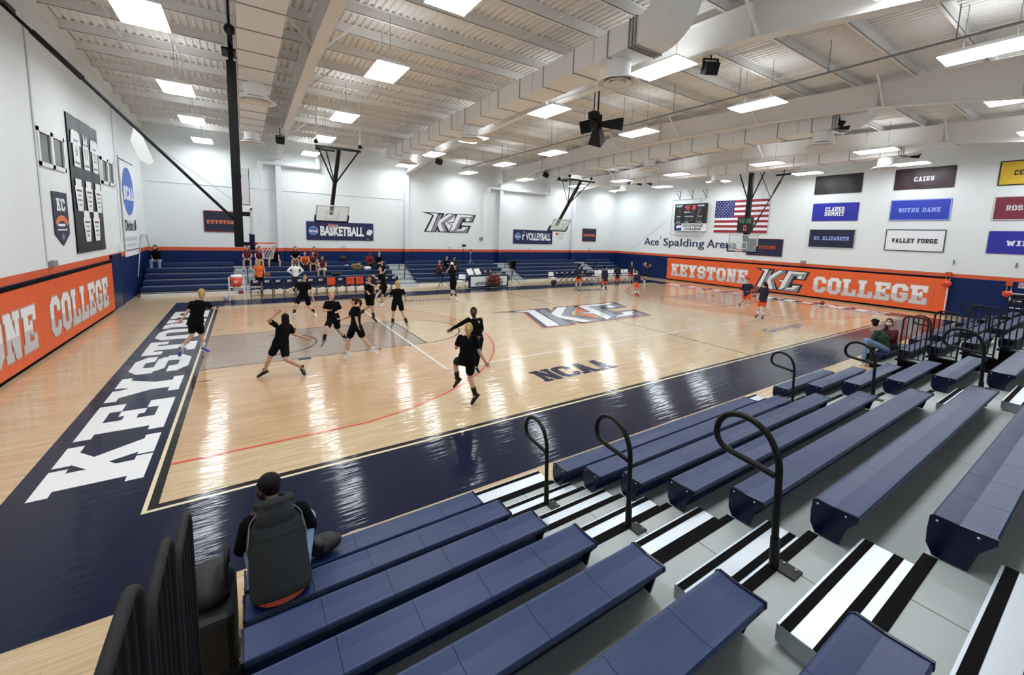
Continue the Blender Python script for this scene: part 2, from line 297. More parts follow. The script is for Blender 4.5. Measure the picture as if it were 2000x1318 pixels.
# ------------------------------------------------------------------ lettering
def rc(x0, y0, x1, y1): return [(x0, y0), (x1, y0), (x1, y1), (x0, y1)]
def cor(L='lb rb lt rt'):
    o = []
    if 'lb' in L: o.append([(0, 1.4), (1.4, 0), (2.6, 0), (2, 2.4), (0, 2.4)])
    if 'rb' in L: o.append([(4.6, 0), (6, 1.4), (6, 2.4), (4, 2.4), (3.4, 0)])
    if 'lt' in L: o.append([(0, 5.6), (2, 5.6), (2.6, 8), (1.4, 8), (0, 6.6)])
    if 'rt' in L: o.append([(4, 5.6), (6, 5.6), (6, 6.6), (4.6, 8), (3.4, 8)])
    return o
G = {
 'A': (6, [[(.6, 0), (2.5, 0), (4, 8), (2, 8)], [(3.5, 0), (5.4, 0), (4, 8), (2, 8)], rc(1.6, 2, 4.4, 3.4), rc(0, 0, 2.7, 1.3), rc(3.3, 0, 6, 1.3)]),
 'B': (6, [rc(.6, 0, 2.5, 8), rc(0, 0, 4.6, 1.4), rc(0, 6.6, 4.4, 8), rc(2, 3.3, 4.6, 4.7), rc(4, .9, 6, 3.6), rc(3.9, 4.4, 5.7, 7.2), [(4.4, 0), (5.1, 0), (6, .9), (4.4, 1.4)], [(4.2, 8), (4.8, 8), (5.7, 7.2), (4.2, 6.6)], [(4, 3.5), (6, 3.5), (5.4, 4.5), (4, 4.5)]]),
 'C': (6, [rc(0, 1.4, 2, 6.6), rc(1.4, 0, 4.6, 1.6), rc(1.4, 6.4, 4.6, 8), rc(4, 5, 6, 6.6), rc(4, 1.4, 6, 2.8)] + cor()),
 'D': (6, [rc(.6, 0, 2.5, 8), rc(0, 0, 4.6, 1.5), rc(0, 6.5, 4.6, 8), rc(4, 1.4, 6, 6.6)] + cor('rb rt')),
 'E': (6, [rc(.7, 0, 2.6, 8), rc(0, 0, 6, 1.5), rc(0, 6.5, 6, 8), rc(2, 3.3, 4.3, 4.7), rc(4.5, 0, 6, 2.7), rc(4.5, 5.3, 6, 8), rc(3.4, 2.7, 4.4, 5.3)]),
 'F': (6, [rc(.7, 0, 2.6, 8), rc(0, 0, 3.4, 1.4), rc(0, 6.5, 6, 8), rc(2, 3.3, 4.3, 4.7), rc(4.5, 5.3, 6, 8), rc(3.4, 2.7, 4.4, 5.3)]),
 'G': (6, [rc(0, 1.4, 2, 6.6), rc(1.4, 0, 4.6, 1.6), rc(1.4, 6.4, 4.6, 8), rc(4, 5.2, 6, 6.6), rc(4, 1.4, 6, 4.2), rc(3.1, 2.9, 6, 4.2)] + cor()),
 'H': (6, [rc(.5, 0, 2.3, 8), rc(3.7, 0, 5.5, 8), rc(2, 3.3, 4, 4.7)] + [rc(a, b, a + 2.8, b + 1.3) for a in (0, 3.2) for b in (0, 6.7)]),
 'I': (4, [rc(1.05, 0, 2.95, 8), rc(0, 0, 4, 1.4), rc(0, 6.6, 4, 8)]),
 'K': (6, [rc(.6, 0, 2.5, 8), rc(0, 0, 3, 1.4), rc(0, 6.6, 3, 8), [(2.3, 2.6), (2.3, 4.8), (4, 7.4), (5.6, 7.4)], [(2.7, 4.6), (3.9, 5.4), (5.7, .8), (3.7, .8)], rc(3.4, 6.6, 6, 8), rc(3.2, 0, 6, 1.4)]),
 'L': (6, [rc(.7, 0, 2.6, 8), rc(0, 6.6, 3.3, 8), rc(0, 0, 6, 1.5), rc(4.4, 0, 6, 3)]),
 'M': (7, [rc(.5, 0, 2.1, 8), rc(4.9, 0, 6.5, 8), [(.8, 8), (2.5, 8), (4.2, 2.6), (2.8, 2.6)], [(4.5, 8), (6.2, 8), (4.2, 2.6), (2.8, 2.6)], rc(0, 0, 2.7, 1.3), rc(4.3, 0, 7, 1.3), rc(0, 6.7, 2, 8), rc(5, 6.7, 7, 8)]),
 'N': (6, [rc(.5, 0, 2, 8), rc(4, 0, 5.5, 8), [(.7, 8), (2.6, 8), (5.3, 0), (3.4, 0)], rc(0, 0, 2.6, 1.3), rc(3.4, 6.7, 6, 8), rc(0, 6.7, 2, 8)]),
 'O': (6, [rc(0, 1.4, 2, 6.6), rc(4, 1.4, 6, 6.6), rc(1.4, 0, 4.6, 1.6), rc(1.4, 6.4, 4.6, 8)] + cor()),
 'R': (6, [rc(.6, 0, 2.5, 8), rc(0, 0, 3, 1.4), rc(0, 6.6, 4.6, 8), rc(2, 3.1, 4.6, 4.5), rc(4, 4.2, 5.9, 7.2), [(4.4, 8), (5, 8), (5.9, 7.2), (4.2, 6.6)], [(4.4, 3.1), (5.1, 3.3), (5.9, 4.3), (4, 4.5)], [(2.9, 3.6), (4.7, 3.6), (6, 0), (4, 0)]]),
 'S': (6, [rc(0, 4.6, 2, 6.6), rc(1.4, 6.4, 4.6, 8), rc(4, 5.2, 6, 6.6), [(.6, 4.3), (1.4, 3.3), (5, 3.3), (5.6, 4), (4.8, 4.9), (.6, 4.9)], rc(4, 1.4, 6, 3.6), rc(1.4, 0, 4.6, 1.6), rc(0, 1.4, 2, 2.8)] + cor()),
 'T': (6, [rc(2, 0, 4, 8), rc(0, 6.5, 6, 8), rc(0, 5, 1.4, 8), rc(4.6, 5, 6, 8), rc(1, 0, 5, 1.4)]),
 'U': (6, [rc(.5, 1.4, 2.4, 8), rc(3.6, 1.4, 5.5, 8), rc(1.7, 0, 4.3, 1.6), [(.5, 1.4), (1.7, 0), (2.4, 1.6)], [(5.5, 1.4), (4.3, 0), (3.6, 1.6)], rc(0, 6.7, 2.8, 8), rc(3.2, 6.7, 6, 8)]),
 'V': (6, [[(.4, 8), (2.4, 8), (4, 0), (2, 0)], [(3.6, 8), (5.6, 8), (4, 0), (2, 0)], rc(0, 6.7, 2.8, 8), rc(3.2, 6.7, 6, 8)]),
 'W': (8, [[(.4, 8), (2.1, 8), (3.3, 0), (1.7, 0)], [(3.3, 7), (4.7, 7), (3.3, 0), (1.7, 0)], [(3.3, 7), (4.7, 7), (6.3, 0), (4.7, 0)], [(5.9, 8), (7.6, 8), (6.3, 0), (4.7, 0)], rc(0, 6.7, 2.6, 8), rc(5.4, 6.7, 8, 8)]),
 'Y': (6, [rc(2, 0, 4, 3.8), [(.3, 8), (2.4, 8), (4, 3.4), (2, 3.4)], [(3.6, 8), (5.7, 8), (4, 3.4), (2, 3.4)], rc(0, 6.7, 2.7, 8), rc(3.3, 6.7, 6, 8), rc(1, 0, 5, 1.3)]),
 'Z': (6, [rc(0, 0, 6, 1.5), rc(0, 6.5, 6, 8), [(3.7, 6.5), (6, 6.5), (2.3, 1.5), (0, 1.5)], rc(0, 5.2, 1.3, 8), rc(4.7, 0, 6, 2.8)]),
 '.': (2, [rc(0, 0, 1.8, 1.8)]), ' ': (3.2, []),
}
def slab(text, width, height, gap=1.0, grow=0.0):
    """convex polygons of blocky slab letters filling width x height, origin bottom left"""
    tot = sum(G[c][0] for c in text) + gap * (len(text) - 1); sx, sy = width / tot, height / 8; x = 0; out = []
    for c in text:
        wd, ps = G[c]
        for p in ps:
            q = p
            if grow:
                cx = sum(a for a, b in p) / len(p); cy = sum(b for a, b in p) / len(p)
                q = [(a + grow * (1 if a > cx else -1), b + grow * (1 if b > cy else -1)) for a, b in p]
            out.append([((x + a) * sx, b * sy) for a, b in q])
        x += wd + gap
    return out
def clip_y(polys, y, above=True):
    out = []
    for p in polys:
        r = []
        for i in range(len(p)):
            a, b = p[i], p[(i + 1) % len(p)]
            ia = (a[1] >= y) == above; ib = (b[1] >= y) == above
            if ia: r.append(a)
            if ia != ib:
                t = (y - a[1]) / (b[1] - a[1]); r.append((a[0] + t * (b[0] - a[0]), y))
        if len(r) > 2: out.append(r)
    return out
_txt = {}
def sans(text, width, height, bold=0.02, shear=0.0):
    """polygons of plain sans lettering scaled to width x height"""
    key = (text, bold, shear)
    if key not in _txt:
        cu = bpy.data.curves.new('t', 'FONT'); cu.body = text; cu.offset = bold; cu.shear = shear; cu.resolution_u = 3
        ob = bpy.data.objects.new('t', cu); col.objects.link(ob)
        dg = bpy.context.evaluated_depsgraph_get(); me = ob.evaluated_get(dg).to_mesh()
        ps = [[tuple(me.vertices[i].co[:2]) for i in p.vertices] for p in me.polygons]
        ob.evaluated_get(dg).to_mesh_clear(); bpy.data.objects.remove(ob); bpy.data.curves.remove(cu)
        xs = [a for p in ps for a, b in p]; ys = [b for p in ps for a, b in p]
        x0, x1, y0, y1 = min(xs), max(xs), min(ys), max(ys)
        _txt[key] = [[((a - x0) / (x1 - x0), (b - y0) / (y1 - y0)) for a, b in p] for p in ps]
    return [[(a * width, b * height) for a, b in p] for p in _txt[key]]
def circle(cx, cy, r, n=32, ry=None):
    ry = ry or r
    return [(cx + r * math.cos(2 * math.pi * k / n), cy + ry * math.sin(2 * math.pi * k / n)) for k in range(n)]
def ring(cx, cy, r0, r1, a0=0, a1=360, n=48):
    o = []
    for k in range(n):
        t0 = R(a0 + (a1 - a0) * k / n); t1 = R(a0 + (a1 - a0) * (k + 1) / n)
        o.append([(cx + r0 * math.cos(t0), cy + r0 * math.sin(t0)), (cx + r1 * math.cos(t0), cy + r1 * math.sin(t0)), (cx + r1 * math.cos(t1), cy + r1 * math.sin(t1)), (cx + r0 * math.cos(t1), cy + r0 * math.sin(t1))])
    return o
def move(polys, dx, dy): return [[(a + dx, b + dy) for a, b in p] for p in polys]
# the slanted two-letter college mark: outline, then white and grey facets (unit box, spike at upper left)
def _n(p):
    x, y = p; yt = 312 + (x - 200) * 0.0626; yb = 825 + (x - 240) * 0.0376
    return ((x - 200) / 1405, (yb - y) / (yb - yt))
LOGO = {
 'd': [[(200, 312), (760, 350), (700, 470), (640, 560), (545, 838), (240, 825), (445, 400)], [(640, 560), (700, 470), (825, 352), (1090, 372), (1045, 415), (760, 600), (870, 800), (862, 850), (600, 838), (560, 720)],
       [(1090, 372), (1605, 400), (1520, 592), (1240, 582), (1120, 590), (980, 590), (1045, 415)], [(980, 580), (1240, 582), (1210, 668), (1100, 830), (862, 850), (945, 655), (820, 590)], [(1210, 668), (1470, 682), (1385, 868), (862, 850), (1100, 740)]],
 'w': [[(380, 343), (592, 360), (405, 817), (298, 808), (488, 402)], [(862, 372), (965, 379), (655, 600), (575, 655), (625, 520)], [(655, 600), (745, 826), (640, 820), (575, 655)],
       [(1095, 388), (1545, 417), (1440, 458), (1170, 440)], [(1095, 388), (1170, 440), (1015, 785), (890, 833), (965, 655), (990, 605)], [(850, 593), (990, 605), (965, 655)], [(1330, 502), (1440, 470), (1415, 562), (1310, 556)], [(1040, 800), (1130, 767), (1205, 762), (1265, 806)], [(1205, 762), (1240, 707), (1415, 712), (1330, 747), (1268, 806)]],
 'g': [[(610, 392), (688, 380), (575, 640), (512, 828), (415, 818)], [(980, 382), (1045, 402), (740, 600), (655, 600)], [(655, 600), (740, 600), (828, 830), (750, 826)], [(1170, 442), (1430, 464), (1330, 502), (1235, 492)], [(1170, 442), (1235, 492), (1115, 752), (1130, 768), (1015, 790)],
       [(1470, 452), (1545, 425), (1490, 567), (1420, 562)], [(905, 838), (1040, 802), (1280, 810), (1345, 855)], [(1280, 810), (1340, 742), (1402, 720), (1345, 855)]],
}
LOGO = {k: [[_n(q) for q in p] for p in v] for k, v in LOGO.items()}
def logo(mb, o, ux, uy, idx, lift):
    for k, i in zip('dwg', idx): mb.polys(LOGO[k], o, ux, uy, i, lift + (0 if k == 'd' else .006))
# ================================================================== ROOM SHELL
XL, XR, YN, YF = -3.43, 32.54, -8.0, 23.17
ZB0, ZB1 = 2.03, 2.23           # orange band
RY = 7.6                        # ridge line
CL, CW = 28.65, 15.24           # court
def purlin_z(y): return 9.25 - 0.045 * abs(y - RY)
def deck_z(y): return purlin_z(y) + 0.25

def banded_wall(name, ax):
    mb = MB()
    for z0, z1, mi in ((0, ZB0, 2), (ZB0, ZB1, 1), (ZB1, 9.9, 0)):
        if name == 'wall_left': mb.box(XL - 0.2, YN - .2, z0, XL, YF + .2, z1, mi)
        elif name == 'wall_right': mb.box(XR, YN - .2, z0, XR + .2, YF + .2, z1, mi)
        elif name == 'wall_far': mb.box(XL, YF, z0, XR, YF + .2, z1, mi)
        else: mb.box(XL, YN - .2, z0, XR, YN, z1, mi)
    return struct(name, mb, [K['wall' + ax], K['orange' + ax], K['navyw' + ax]])
banded_wall('wall_left', 'Y'); banded_wall('wall_right', 'Y'); banded_wall('wall_far', 'X'); banded_wall('wall_near', 'X')
mb = MB()      # corrugated roof deck, ribs running across the hall
per = 0.19; nx = int((XR - XL + 0.4) / per) + 1; prof = []
for i in range(nx):
    x = XL - .2 + i * per; prof += [(x, 0), (x + .075, 0), (x + .10, .055), (x + .165, .055)]
ys = [YN - .1, RY, YF + .1]
vs = [(x, y, deck_z(y) + h) for y in ys for x, h in prof]; n = len(prof)
mb.add(vs, [(j * n + i, j * n + i + 1, (j + 1) * n + i + 1, (j + 1) * n + i) for j in range(2) for i in range(n - 1)])
o = struct('ceiling', mb, [K['ceil']])
mb = MB(); mb.add([(XL - .3, YN - .3, 9.75), (XR + .3, YN - .3, 9.75), (XR + .3, YF + .3, 9.75), (XL - .3, YF + .3, 9.75)], [(0, 1, 2, 3)])
struct('roof_cover', mb, [K['ceil']])

# ---------------------------------------------------------------- floor, painted markings inside the same mesh
FM = ['wood', 'wood_tan', 'wood_lane', 'p_navy', 'p_white', 'p_cream', 'p_black', 'p_red', 'p_grey', 'p_purple', 'p_orange', 'p_dark']
fi = {k: i for i, k in enumerate(FM)}
mb = MB()
mb.add([(XL - .2, YN - .2, 0), (XR + .2, YN - .2, 0), (XR + .2, YF + .2, 0), (XL - .2, YF + .2, 0)], [(0, 1, 2, 3)], 0)
def fl(polys, m, z, flip=None):
    for i, p in enumerate(polys):
        q = [(CL - a, CW - b) if flip else (a, b) for a, b in p]
        mb.add([(a, b, z + .00006 * (i % 13)) for a, b in q], [tuple(range(len(q)))], fi[m])
def line(a, b, w, m, z, flip=None):
    dx, dy = b[0] - a[0], b[1] - a[1]; l = math.hypot(dx, dy); px, py = -dy / l * w / 2, dx / l * w / 2
    fl([[(a[0] + px, a[1] + py), (a[0] - px, a[1] - py), (b[0] - px, b[1] - py), (b[0] + px, b[1] + py)]], m, z, flip)
X0, X1, Y0, Y1 = -1.62, CL + 1.62, -1.74, 16.95
e = 0.15
fl([rc(X0, Y0, X1, -e), rc(X0, CW + e, X1, Y1), rc(X0, -e, -e, CW + e), rc(CL + e, -e, X1, CW + e)], 'p_navy', .001)
d = 0.10
fl([rc(-e, -e, CL + e, -d), rc(-e, CW + d, CL + e, CW + e), rc(-e, -d, -d, CW + d), rc(CL + d, -d, CL + e, CW + d)], 'p_cream', .001)
fl([rc(-d, -d, CL + d, 0), rc(-d, CW, CL + d, CW + d), rc(-d, 0, 0, CW), rc(CL, 0, CL + d, CW)], 'p_black', .001)
cy = CW / 2
for fp in (None, True):
    R3 = 6.72; hx = 1.6; ysid = cy - 1.01; a = math.degrees(math.asin(ysid / R3))
    xs = hx + R3 * math.cos(R(a))
    arc = [(hx + R3 * math.cos(R(-a + 2 * a * k / 60)), cy + R3 * math.sin(R(-a + 2 * a * k / 60))) for k in range(61)]
    fl([[(0, cy - ysid)] + arc + [(0, cy + ysid)]], 'wood_tan', .001, fp)
    fl(ring(hx, cy, R3 - .05, R3, -a, a, 90), 'p_red', .003, fp)
    line((0, cy - ysid + .025), (xs, cy - ysid + .025), .05, 'p_red', .003, fp); line((0, cy + ysid - .025), (xs, cy + ysid - .025), .05, 'p_red', .003, fp)
    fl([rc(0, cy - 1.83, 5.79, cy + 1.83)], 'wood_lane', .002, fp)
    fl([[(5.79 + 1.83 * math.cos(R(t)), cy + 1.83 * math.sin(R(t))) for t in range(-90, 91, 6)]], 'wood', .002, fp)
    fl(ring(5.79, cy, 1.80, 1.85, -90, 90, 48), 'p_black', .003, fp)
    line((0, cy - 1.83), (5.79, cy - 1.83), .04, 'p_black', .003, fp); line((0, cy + 1.83), (5.79, cy + 1.83), .04, 'p_black', .003, fp); line((5.79, cy - 1.85), (5.79, cy + 1.85), .05, 'p_black', .003, fp)
    fl(ring(hx, cy, 1.2, 1.25, -90, 90, 40), 'p_black', .004, fp)
    for s in (-1, 1):
        yb = cy + s * 1.83
        fl([rc(2.13, min(yb, yb + s * .2), 2.44, max(yb, yb + s * .2))], 'p_navy', .004, fp)
        for xm in (3.35, 4.27, 5.18): fl([rc(xm, min(yb, yb + s * .2), xm + .05, max(yb, yb + s * .2))], 'p_black', .004, fp)
        fl([rc(0, cy + s * 2.74 - .02, .3, cy + s * 2.74 + .02)], 'p_black', .003, fp)
    vx = CL / 2 - 9
    for k in range(5): fl([rc(CL / 2 - 3.02, 2.86 - .25 * k, CL / 2 - 2.97, 2.98 - .25 * k), rc(CL / 2 + 2.97, 2.86 - .25 * k, CL / 2 + 3.02, 2.98 - .25 * k)], 'p_white', .003, fp)
    fl([rc(vx - .02, 2.8, vx + .16, 2.84)], 'p_white', .003, fp)
    line((vx, cy - 4.5), (vx, cy + 4.5), .05, 'p_white', .0045, fp)
    line((CL / 2 - 3, cy - 4.5), (CL / 2 - 3, cy + 4.5), .045, 'p_cream', .003, fp)
    line((vx, cy - 4.5), (CL - vx, cy - 4.5), .05, 'p_white', .0045, fp)
line((CL / 2, 0), (CL / 2, CW), .04, 'p_black', .003)
fl([rc(CL / 2 - .12, 1.95, CL / 2 + .12, 2.0)], 'p_black', .0035)
# big floor mark at centre court
LO = dict(ox=10.3, oy=5.88, w=7.7, h=3.45)
for k, m, z in (('d', 'p_dark', .006), ('w', 'p_white', .007), ('g', 'p_grey', .007)):
    fl([[(LO['ox'] + a * LO['w'], LO['oy'] + b * LO['h']) for a, b in p] for p in LOGO[k]], m, z)
fl([[(LO['ox'] + a * LO['w'] * 1.02 - .1, LO['oy'] - .09 + b * (LO['h'] + .18)) for a, b in p] for p in LOGO['d']], 'p_orange', .005)
fl([[(LO['ox'] + a * LO['w'], LO['oy'] + b * LO['h']) for a, b in [_n(q) for q in p]] for p in ([(825, 590), (1045, 417), (985, 580)], [(785, 605), (945, 658), (868, 790)])], 'p_orange', .0055)
# end-line lettering
for i, p in enumerate(slab('KEYSTONE', 13.7, 1.12, 0.9)):
    zz = .003 + .00006 * (i % 13)
    mb.add([(-.27 - b, .82 + a, zz) for a, b in p], [tuple(range(len(p)))], fi['p_white'])
    mb.add([(CL + .27 + b, CW - .82 - a, zz) for a, b in p], [tuple(range(len(p)))], fi['p_white'])
nc = [[(a - .14 + .0 * b, b) for a, b in p] for p in slab('NCAA', 2.5, .78, 0.15)]
fl(move(nc, 7.2, 1.16), 'p_navy', .003); fl(move(nc, 7.2, 1.16), 'p_navy', .003, True)
gs = sans('Geisinger', 3.0, .62, .01, .15)
fl(move(gs, 18.5, 1.2), 'p_purple', .003); fl(move(gs, 18.5, 1.2), 'p_purple', .003, True)
struct('floor', mb, [K[k] for k in FM])

# ---------------------------------------------------------------- steel frames
FX = [2.9, 10.85, 18.75, 26.62]
SOF = [(-8.0, 7.0), (-4.1, 7.63), (-1.0, 8.08), (2.5, 8.28), (7.6, 8.38), (12.5, 8.26), (17.4, 8.08), (22.8, 7.55)]
for gi, gx in enumerate(FX):
    mb = MB()
    n = len(SOF)
    for i in range(n - 1):
        (ya, za), (yb, zb) = SOF[i], SOF[i + 1]
        ta, tb = purlin_z(ya), purlin_z(yb)
        for w_, lo, hi in ((.15, 0, .02), (.006, .02, None), (.13, None, 0)):
            if lo is None: q = [(ya, ta - .02), (yb, tb - .02), (yb, tb), (ya, ta)]
            elif hi is None: q = [(ya, za + .02), (yb, zb + .02), (yb, tb), (ya, ta)]
            else: q = [(ya, za), (yb, zb), (yb, zb + .02), (ya, za + .02)]
            mb.prism(q, 'X', gx - w_, gx + w_)
    for y in (-4.1, -1.0, 7.6, 17.4):   # web stiffeners
        z0 = dict(SOF)[y]; mb.box(gx - .13, y - .01, z0, gx + .13, y + .01, purlin_z(y))
    g = struct('roof_girder', mb, [K['steel']])
    for y in (-5.5, -1.2, 2.8, 6.4, 10.2, 14.0, 17.8, 21.2):
        zz = purlin_z(y)
        sof = next(za + (zb - za) * (y - ya) / (yb - ya) for (ya, za), (yb, zb) in zip(SOF, SOF[1:]) if ya <= y <= yb)
        for s in (-1, 1):
            m2 = MB(); m2.beam((gx + s * .14, y, sof + .03), (gx + s * 1.0, y, zz + .03), .06, .05)
            o = m2.build('flange_brace', K['steel'], g); o['kind'] = 'structure'
    mb = MB()
    for z0, z1, mi in ((0, ZB0, 2), (ZB0, ZB1, 1), (ZB1, 7.62, 0)):
        mb.box(gx - .15, YF - .34, z0, gx + .15, YF - .32, z1, mi); mb.box(gx - .01, YF - .32, z0, gx + .01, YF - .02, z1, mi); mb.box(gx - .15, YF - .02, z0, gx + .15, YF - .001, z1, mi)
    struct('wall_column', mb, [K['steel_w'], K['orangeX'], K['navyw' + 'X']])
for k in range(21):
    y = -7.9 + 1.5 * k; z = purlin_z(y); mb = MB()
    mb.box(XL, y - .004, z, XR, y + .004, z + .25); mb.box(XL, y - .004, z, XR, y + .075, z + .012); mb.box(XL, y - .075, z + .238, XR, y + .004, z + .25)
    struct('roof_purlin', mb, [K['steel']])
mb = MB(); mb.prism([(YN, purlin_z(YN) - .1), (RY, purlin_z(RY) - .1), (YF, purlin_z(YF) - .1), (YF, deck_z(YF)), (RY, deck_z(RY)), (YN, deck_z(YN))], 'X', XL + .001, XL + .16)
struct('rake_beam', mb, [K['steel']])
mb = MB(); mb.prism([(YN, purlin_z(YN) - .1), (RY, purlin_z(RY) - .1), (YF, purlin_z(YF) - .1), (YF, deck_z(YF)), (RY, deck_z(RY)), (YN, deck_z(YN))], 'X', XR - .16, XR - .001)
struct('rake_beam', mb, [K['steel']])
for bx in (-1.9, -.6, 5.5, 8.0, 13.4, 16.2, 21.5, 24.2, 29.0):          # sag rods tying the purlins together
    mb = MB(); pts = []
    for y in (YN, RY, YF): pts.append((bx + .05 * (y - RY) / 15, y, purlin_z(y) + .04))
    mb.tube(pts, .014, 6); struct('sag_rod', mb, [K['steel']])

# ---------------------------------------------------------------- high-bay lamps (they light the hall)
def lamp_proto():
    t = thing('ceiling_light', 'x', 'light', group='high-bay lamps under the roof')
    mb = MB(); w2, l2 = .43, .74
    mb.add([(-w2, -l2, 0), (w2, -l2, 0), (w2, l2, 0), (-w2, l2, 0), (-.26, -.6, .13), (.26, -.6, .13), (.26, .6, .13), (-.26, .6, .13)], [(4, 5, 6, 7), (0, 1, 5, 4), (1, 2, 6, 5), (2, 3, 7, 6), (3, 0, 4, 7)])
    mb.build('housing', K['lampbody'], t, bevel=.01)
    mb = MB(); q = .42; r = .73
    mb.add([(-q, -r, -.005), (q, -r, -.005), (q, r, -.005), (-q, r, -.005), (-.3, -.66, -.035), (.3, -.66, -.035), (.3, .66, -.035), (-.3, .66, -.035)], [(7, 6, 5, 4), (0, 4, 5, 1), (1, 5, 6, 2), (2, 6, 7, 3), (3, 7, 4, 0)])
    mb.build('lens', K['lamp'], t)
    mb = MB(); mb.add([(-.2, -.55, .135), (.2, -.55, .135), (.2, .55, .135), (-.2, .55, .135)], [(0, 1, 2, 3)]); mb.build('added_uplight', K['upfill'], t)  # glowing quad added on top of the housing to lift the ceiling
    for y in (-.4, .4):
        mb = MB(); mb.tube([(0, y, .12), (0, y, 1.28)], .008, 6); mb.build('hanger_rod', K['grey'], t)
    return t
LXS = [-0.63, 4.52, 10.25, 14.98, 19.98, 25.6, 30.55]; LYS = [-4.0, 0.95, 5.72, 11.5, 16.4, 21.4]
CN = ['first', 'second', 'third', 'fourth', 'fifth', 'sixth', 'seventh']; RN = ['nearest row, above the near bleachers', 'second row', 'third row', 'fourth row', 'fifth row', 'farthest row, by the far wall']
L0 = lamp_proto(); first = True
for j, y in enumerate(LYS):
    for i, x in enumerate(LXS):
        lb = 'white high-bay ceiling lamp, %s from the left in the %s' % (CN[i], RN[j])
        loc = (x, y, 7.9)
        if first: L0.location = loc; L0['label'] = lb; first = False
        else: dup(L0, loc, 0, lb)

# ---------------------------------------------------------------- air ducts
def duct(x, y_end, label, yd):
    t = thing('air_duct', label, 'duct', (x, 0, 0), group='rectangular air ducts')
    mb = MB(); w2 = .43; za, zb = 7.8, 8.36
    mb.box(-w2, .25, za, w2, y_end, zb)
    mb.build('trunk', K['duct'], t)
    k = 0; y = 1.1
    while y < y_end - .5:
        m2 = MB(); a = .015
        m2.box(-w2 - a, y, za - a, w2 + a, y + .03, za); m2.box(-w2 - a, y, zb, w2 + a, y + .03, zb + a); m2.box(-w2 - a, y, za, -w2, y + .03, zb); m2.box(w2, y, za, w2 + a, y + .03, zb)
        m2.build('seam', K['duct_seam'], t); y += 1.32 if k % 2 else 1.22; k += 1
    mb = MB(); seg = 10; r0, r1 = .45, 1.01; P = []      # bend that turns up towards the roof
    for s in range(seg + 1):
        a = R(90 * s / seg)
        for rr in (r0, r1):
            P.append((.25 - rr * math.sin(a), zb + r0 - rr * math.cos(a)))
    for s in range(seg):
        q = [P[2 * s], P[2 * s + 2], P[2 * s + 3], P[2 * s + 1]]; mb.prism(q, 'X', -w2, w2, 0)
    mb.box(-w2, .25 - r1, zb + r0, w2, .25 - r0, 9.5)
    mb.build('elbow', K['duct'], t)
    for yy in (.25, .34, .43):
        m2 = MB(); a = .035; m2.box(-w2 - a, yy, za - a, w2 + a, yy + .03, zb + a); m2.build('flange', K['duct_seam'], t)
    for y in yd:
        mb = MB(); mb.lathe([(.3, .5), (.3, .1), (.34, .06), (.52, .0), (.54, -.02), (.52, -.03), (.44, .02), (.43, .05)], (0, y, 7.32), 36, 0)
        d_ = mb.build('diffuser', K['duct'], t)
        mb = MB(); mb.lathe([(.42, .04), (.3, .1)], (0, y, 7.32), 36, 0); mb.build('throat', K['throat'], d_)
        for ra, rb in ((.22, .34), (.1, .19)):
            mb = MB(); mb.lathe([(ra, .06), (rb, -.02), (rb - .02, -.03), (ra - .03, .05)], (0, y, 7.32), 32, 0); mb.build('cone_ring', K['duct'], d_)
        mb = MB(); mb.lathe([(.0, -.03), (.06, -.01), (.08, .04), (0, .05)], (0, y, 7.32), 20, 0); mb.build('centre_cone', K['duct'], d_)
    y = 1.6
    while y < y_end:
        for s in (-1, 1):
            m2 = MB(); m2.tube([(s * (w2 + .02), y, za), (s * (w2 + .02), y, purlin_z(y) + .1)], .01, 6); m2.build('hanger_rod', K['steel'], t)
        y += 2.6
    return t
duct(1.49, 19.6, 'pale rectangular duct nearest the left wall, beside the black hoop mast', (8.95, 16.6))
duct(8.87, 19.8, 'long pale rectangular duct crossing above mid picture, left of the ceiling speaker cluster', (1.15, 9.1, 16.7))
duct(19.78, 19.8, 'pale rectangular duct behind the third roof girder', (0.9, 9.0, 16.0))
duct(27.16, 19.8, 'pale rectangular duct nearest the right wall', (1.0, 9.6, 17.6))
# ================================================================== BLEACHERS
SY0, SDY, SZ0, SDZ, SEATH = -2.34, 0.598, 0.445, 0.248, 0.265
def seat_mesh(xa, xb, y, z, s, mods=0.457):
    """one row of moulded seats; s=-1 rows climb towards -Y, +1 towards +Y"""
    mb = MB(); d = lambda t: y + s * t
    prof = [(.02, -.20), (0, -.17), (.0, -.02), (.012, -.004), (.03, 0), (.12, -.008), (.24, -.003), (.262, 0), (.27, -.008), (.27, -.035), (.25, -.045), (.13, -.05), (.13, -SEATH + .003), (.05, -SEATH + .003)]
    n = max(1, round((xb - xa) / mods)); w = (xb - xa) / n
    for i in range(n):
        q = [(d(a), z + b) for a, b in prof]
        if s > 0: q = q[::-1]
        mb.prism(q, 'X', xa + i * w + .0015, xa + (i + 1) * w - .0015, 0)
    return mb
def cap_mesh(x, y, z, s):
    mb = MB(); d = lambda t: y + s * t
    q = [(d(a), z + b) for a, b in ((.03, -.255), (-.004, -.19), (-.008, -.10), (-.004, -.015), (.02, .004), (.12, -.003), (.272, .004), (.274, -.03), (.21, -.12), (.18, -.255))]
    if s > 0: q = q[::-1]
    mb.prism(q, 'X', x - .008, x + .008)
    return mb
def bolts(pts, r=.012, ax='X'):
    mb = MB()
    for p in pts: mb.ball(p, r, n=8)
    return mb
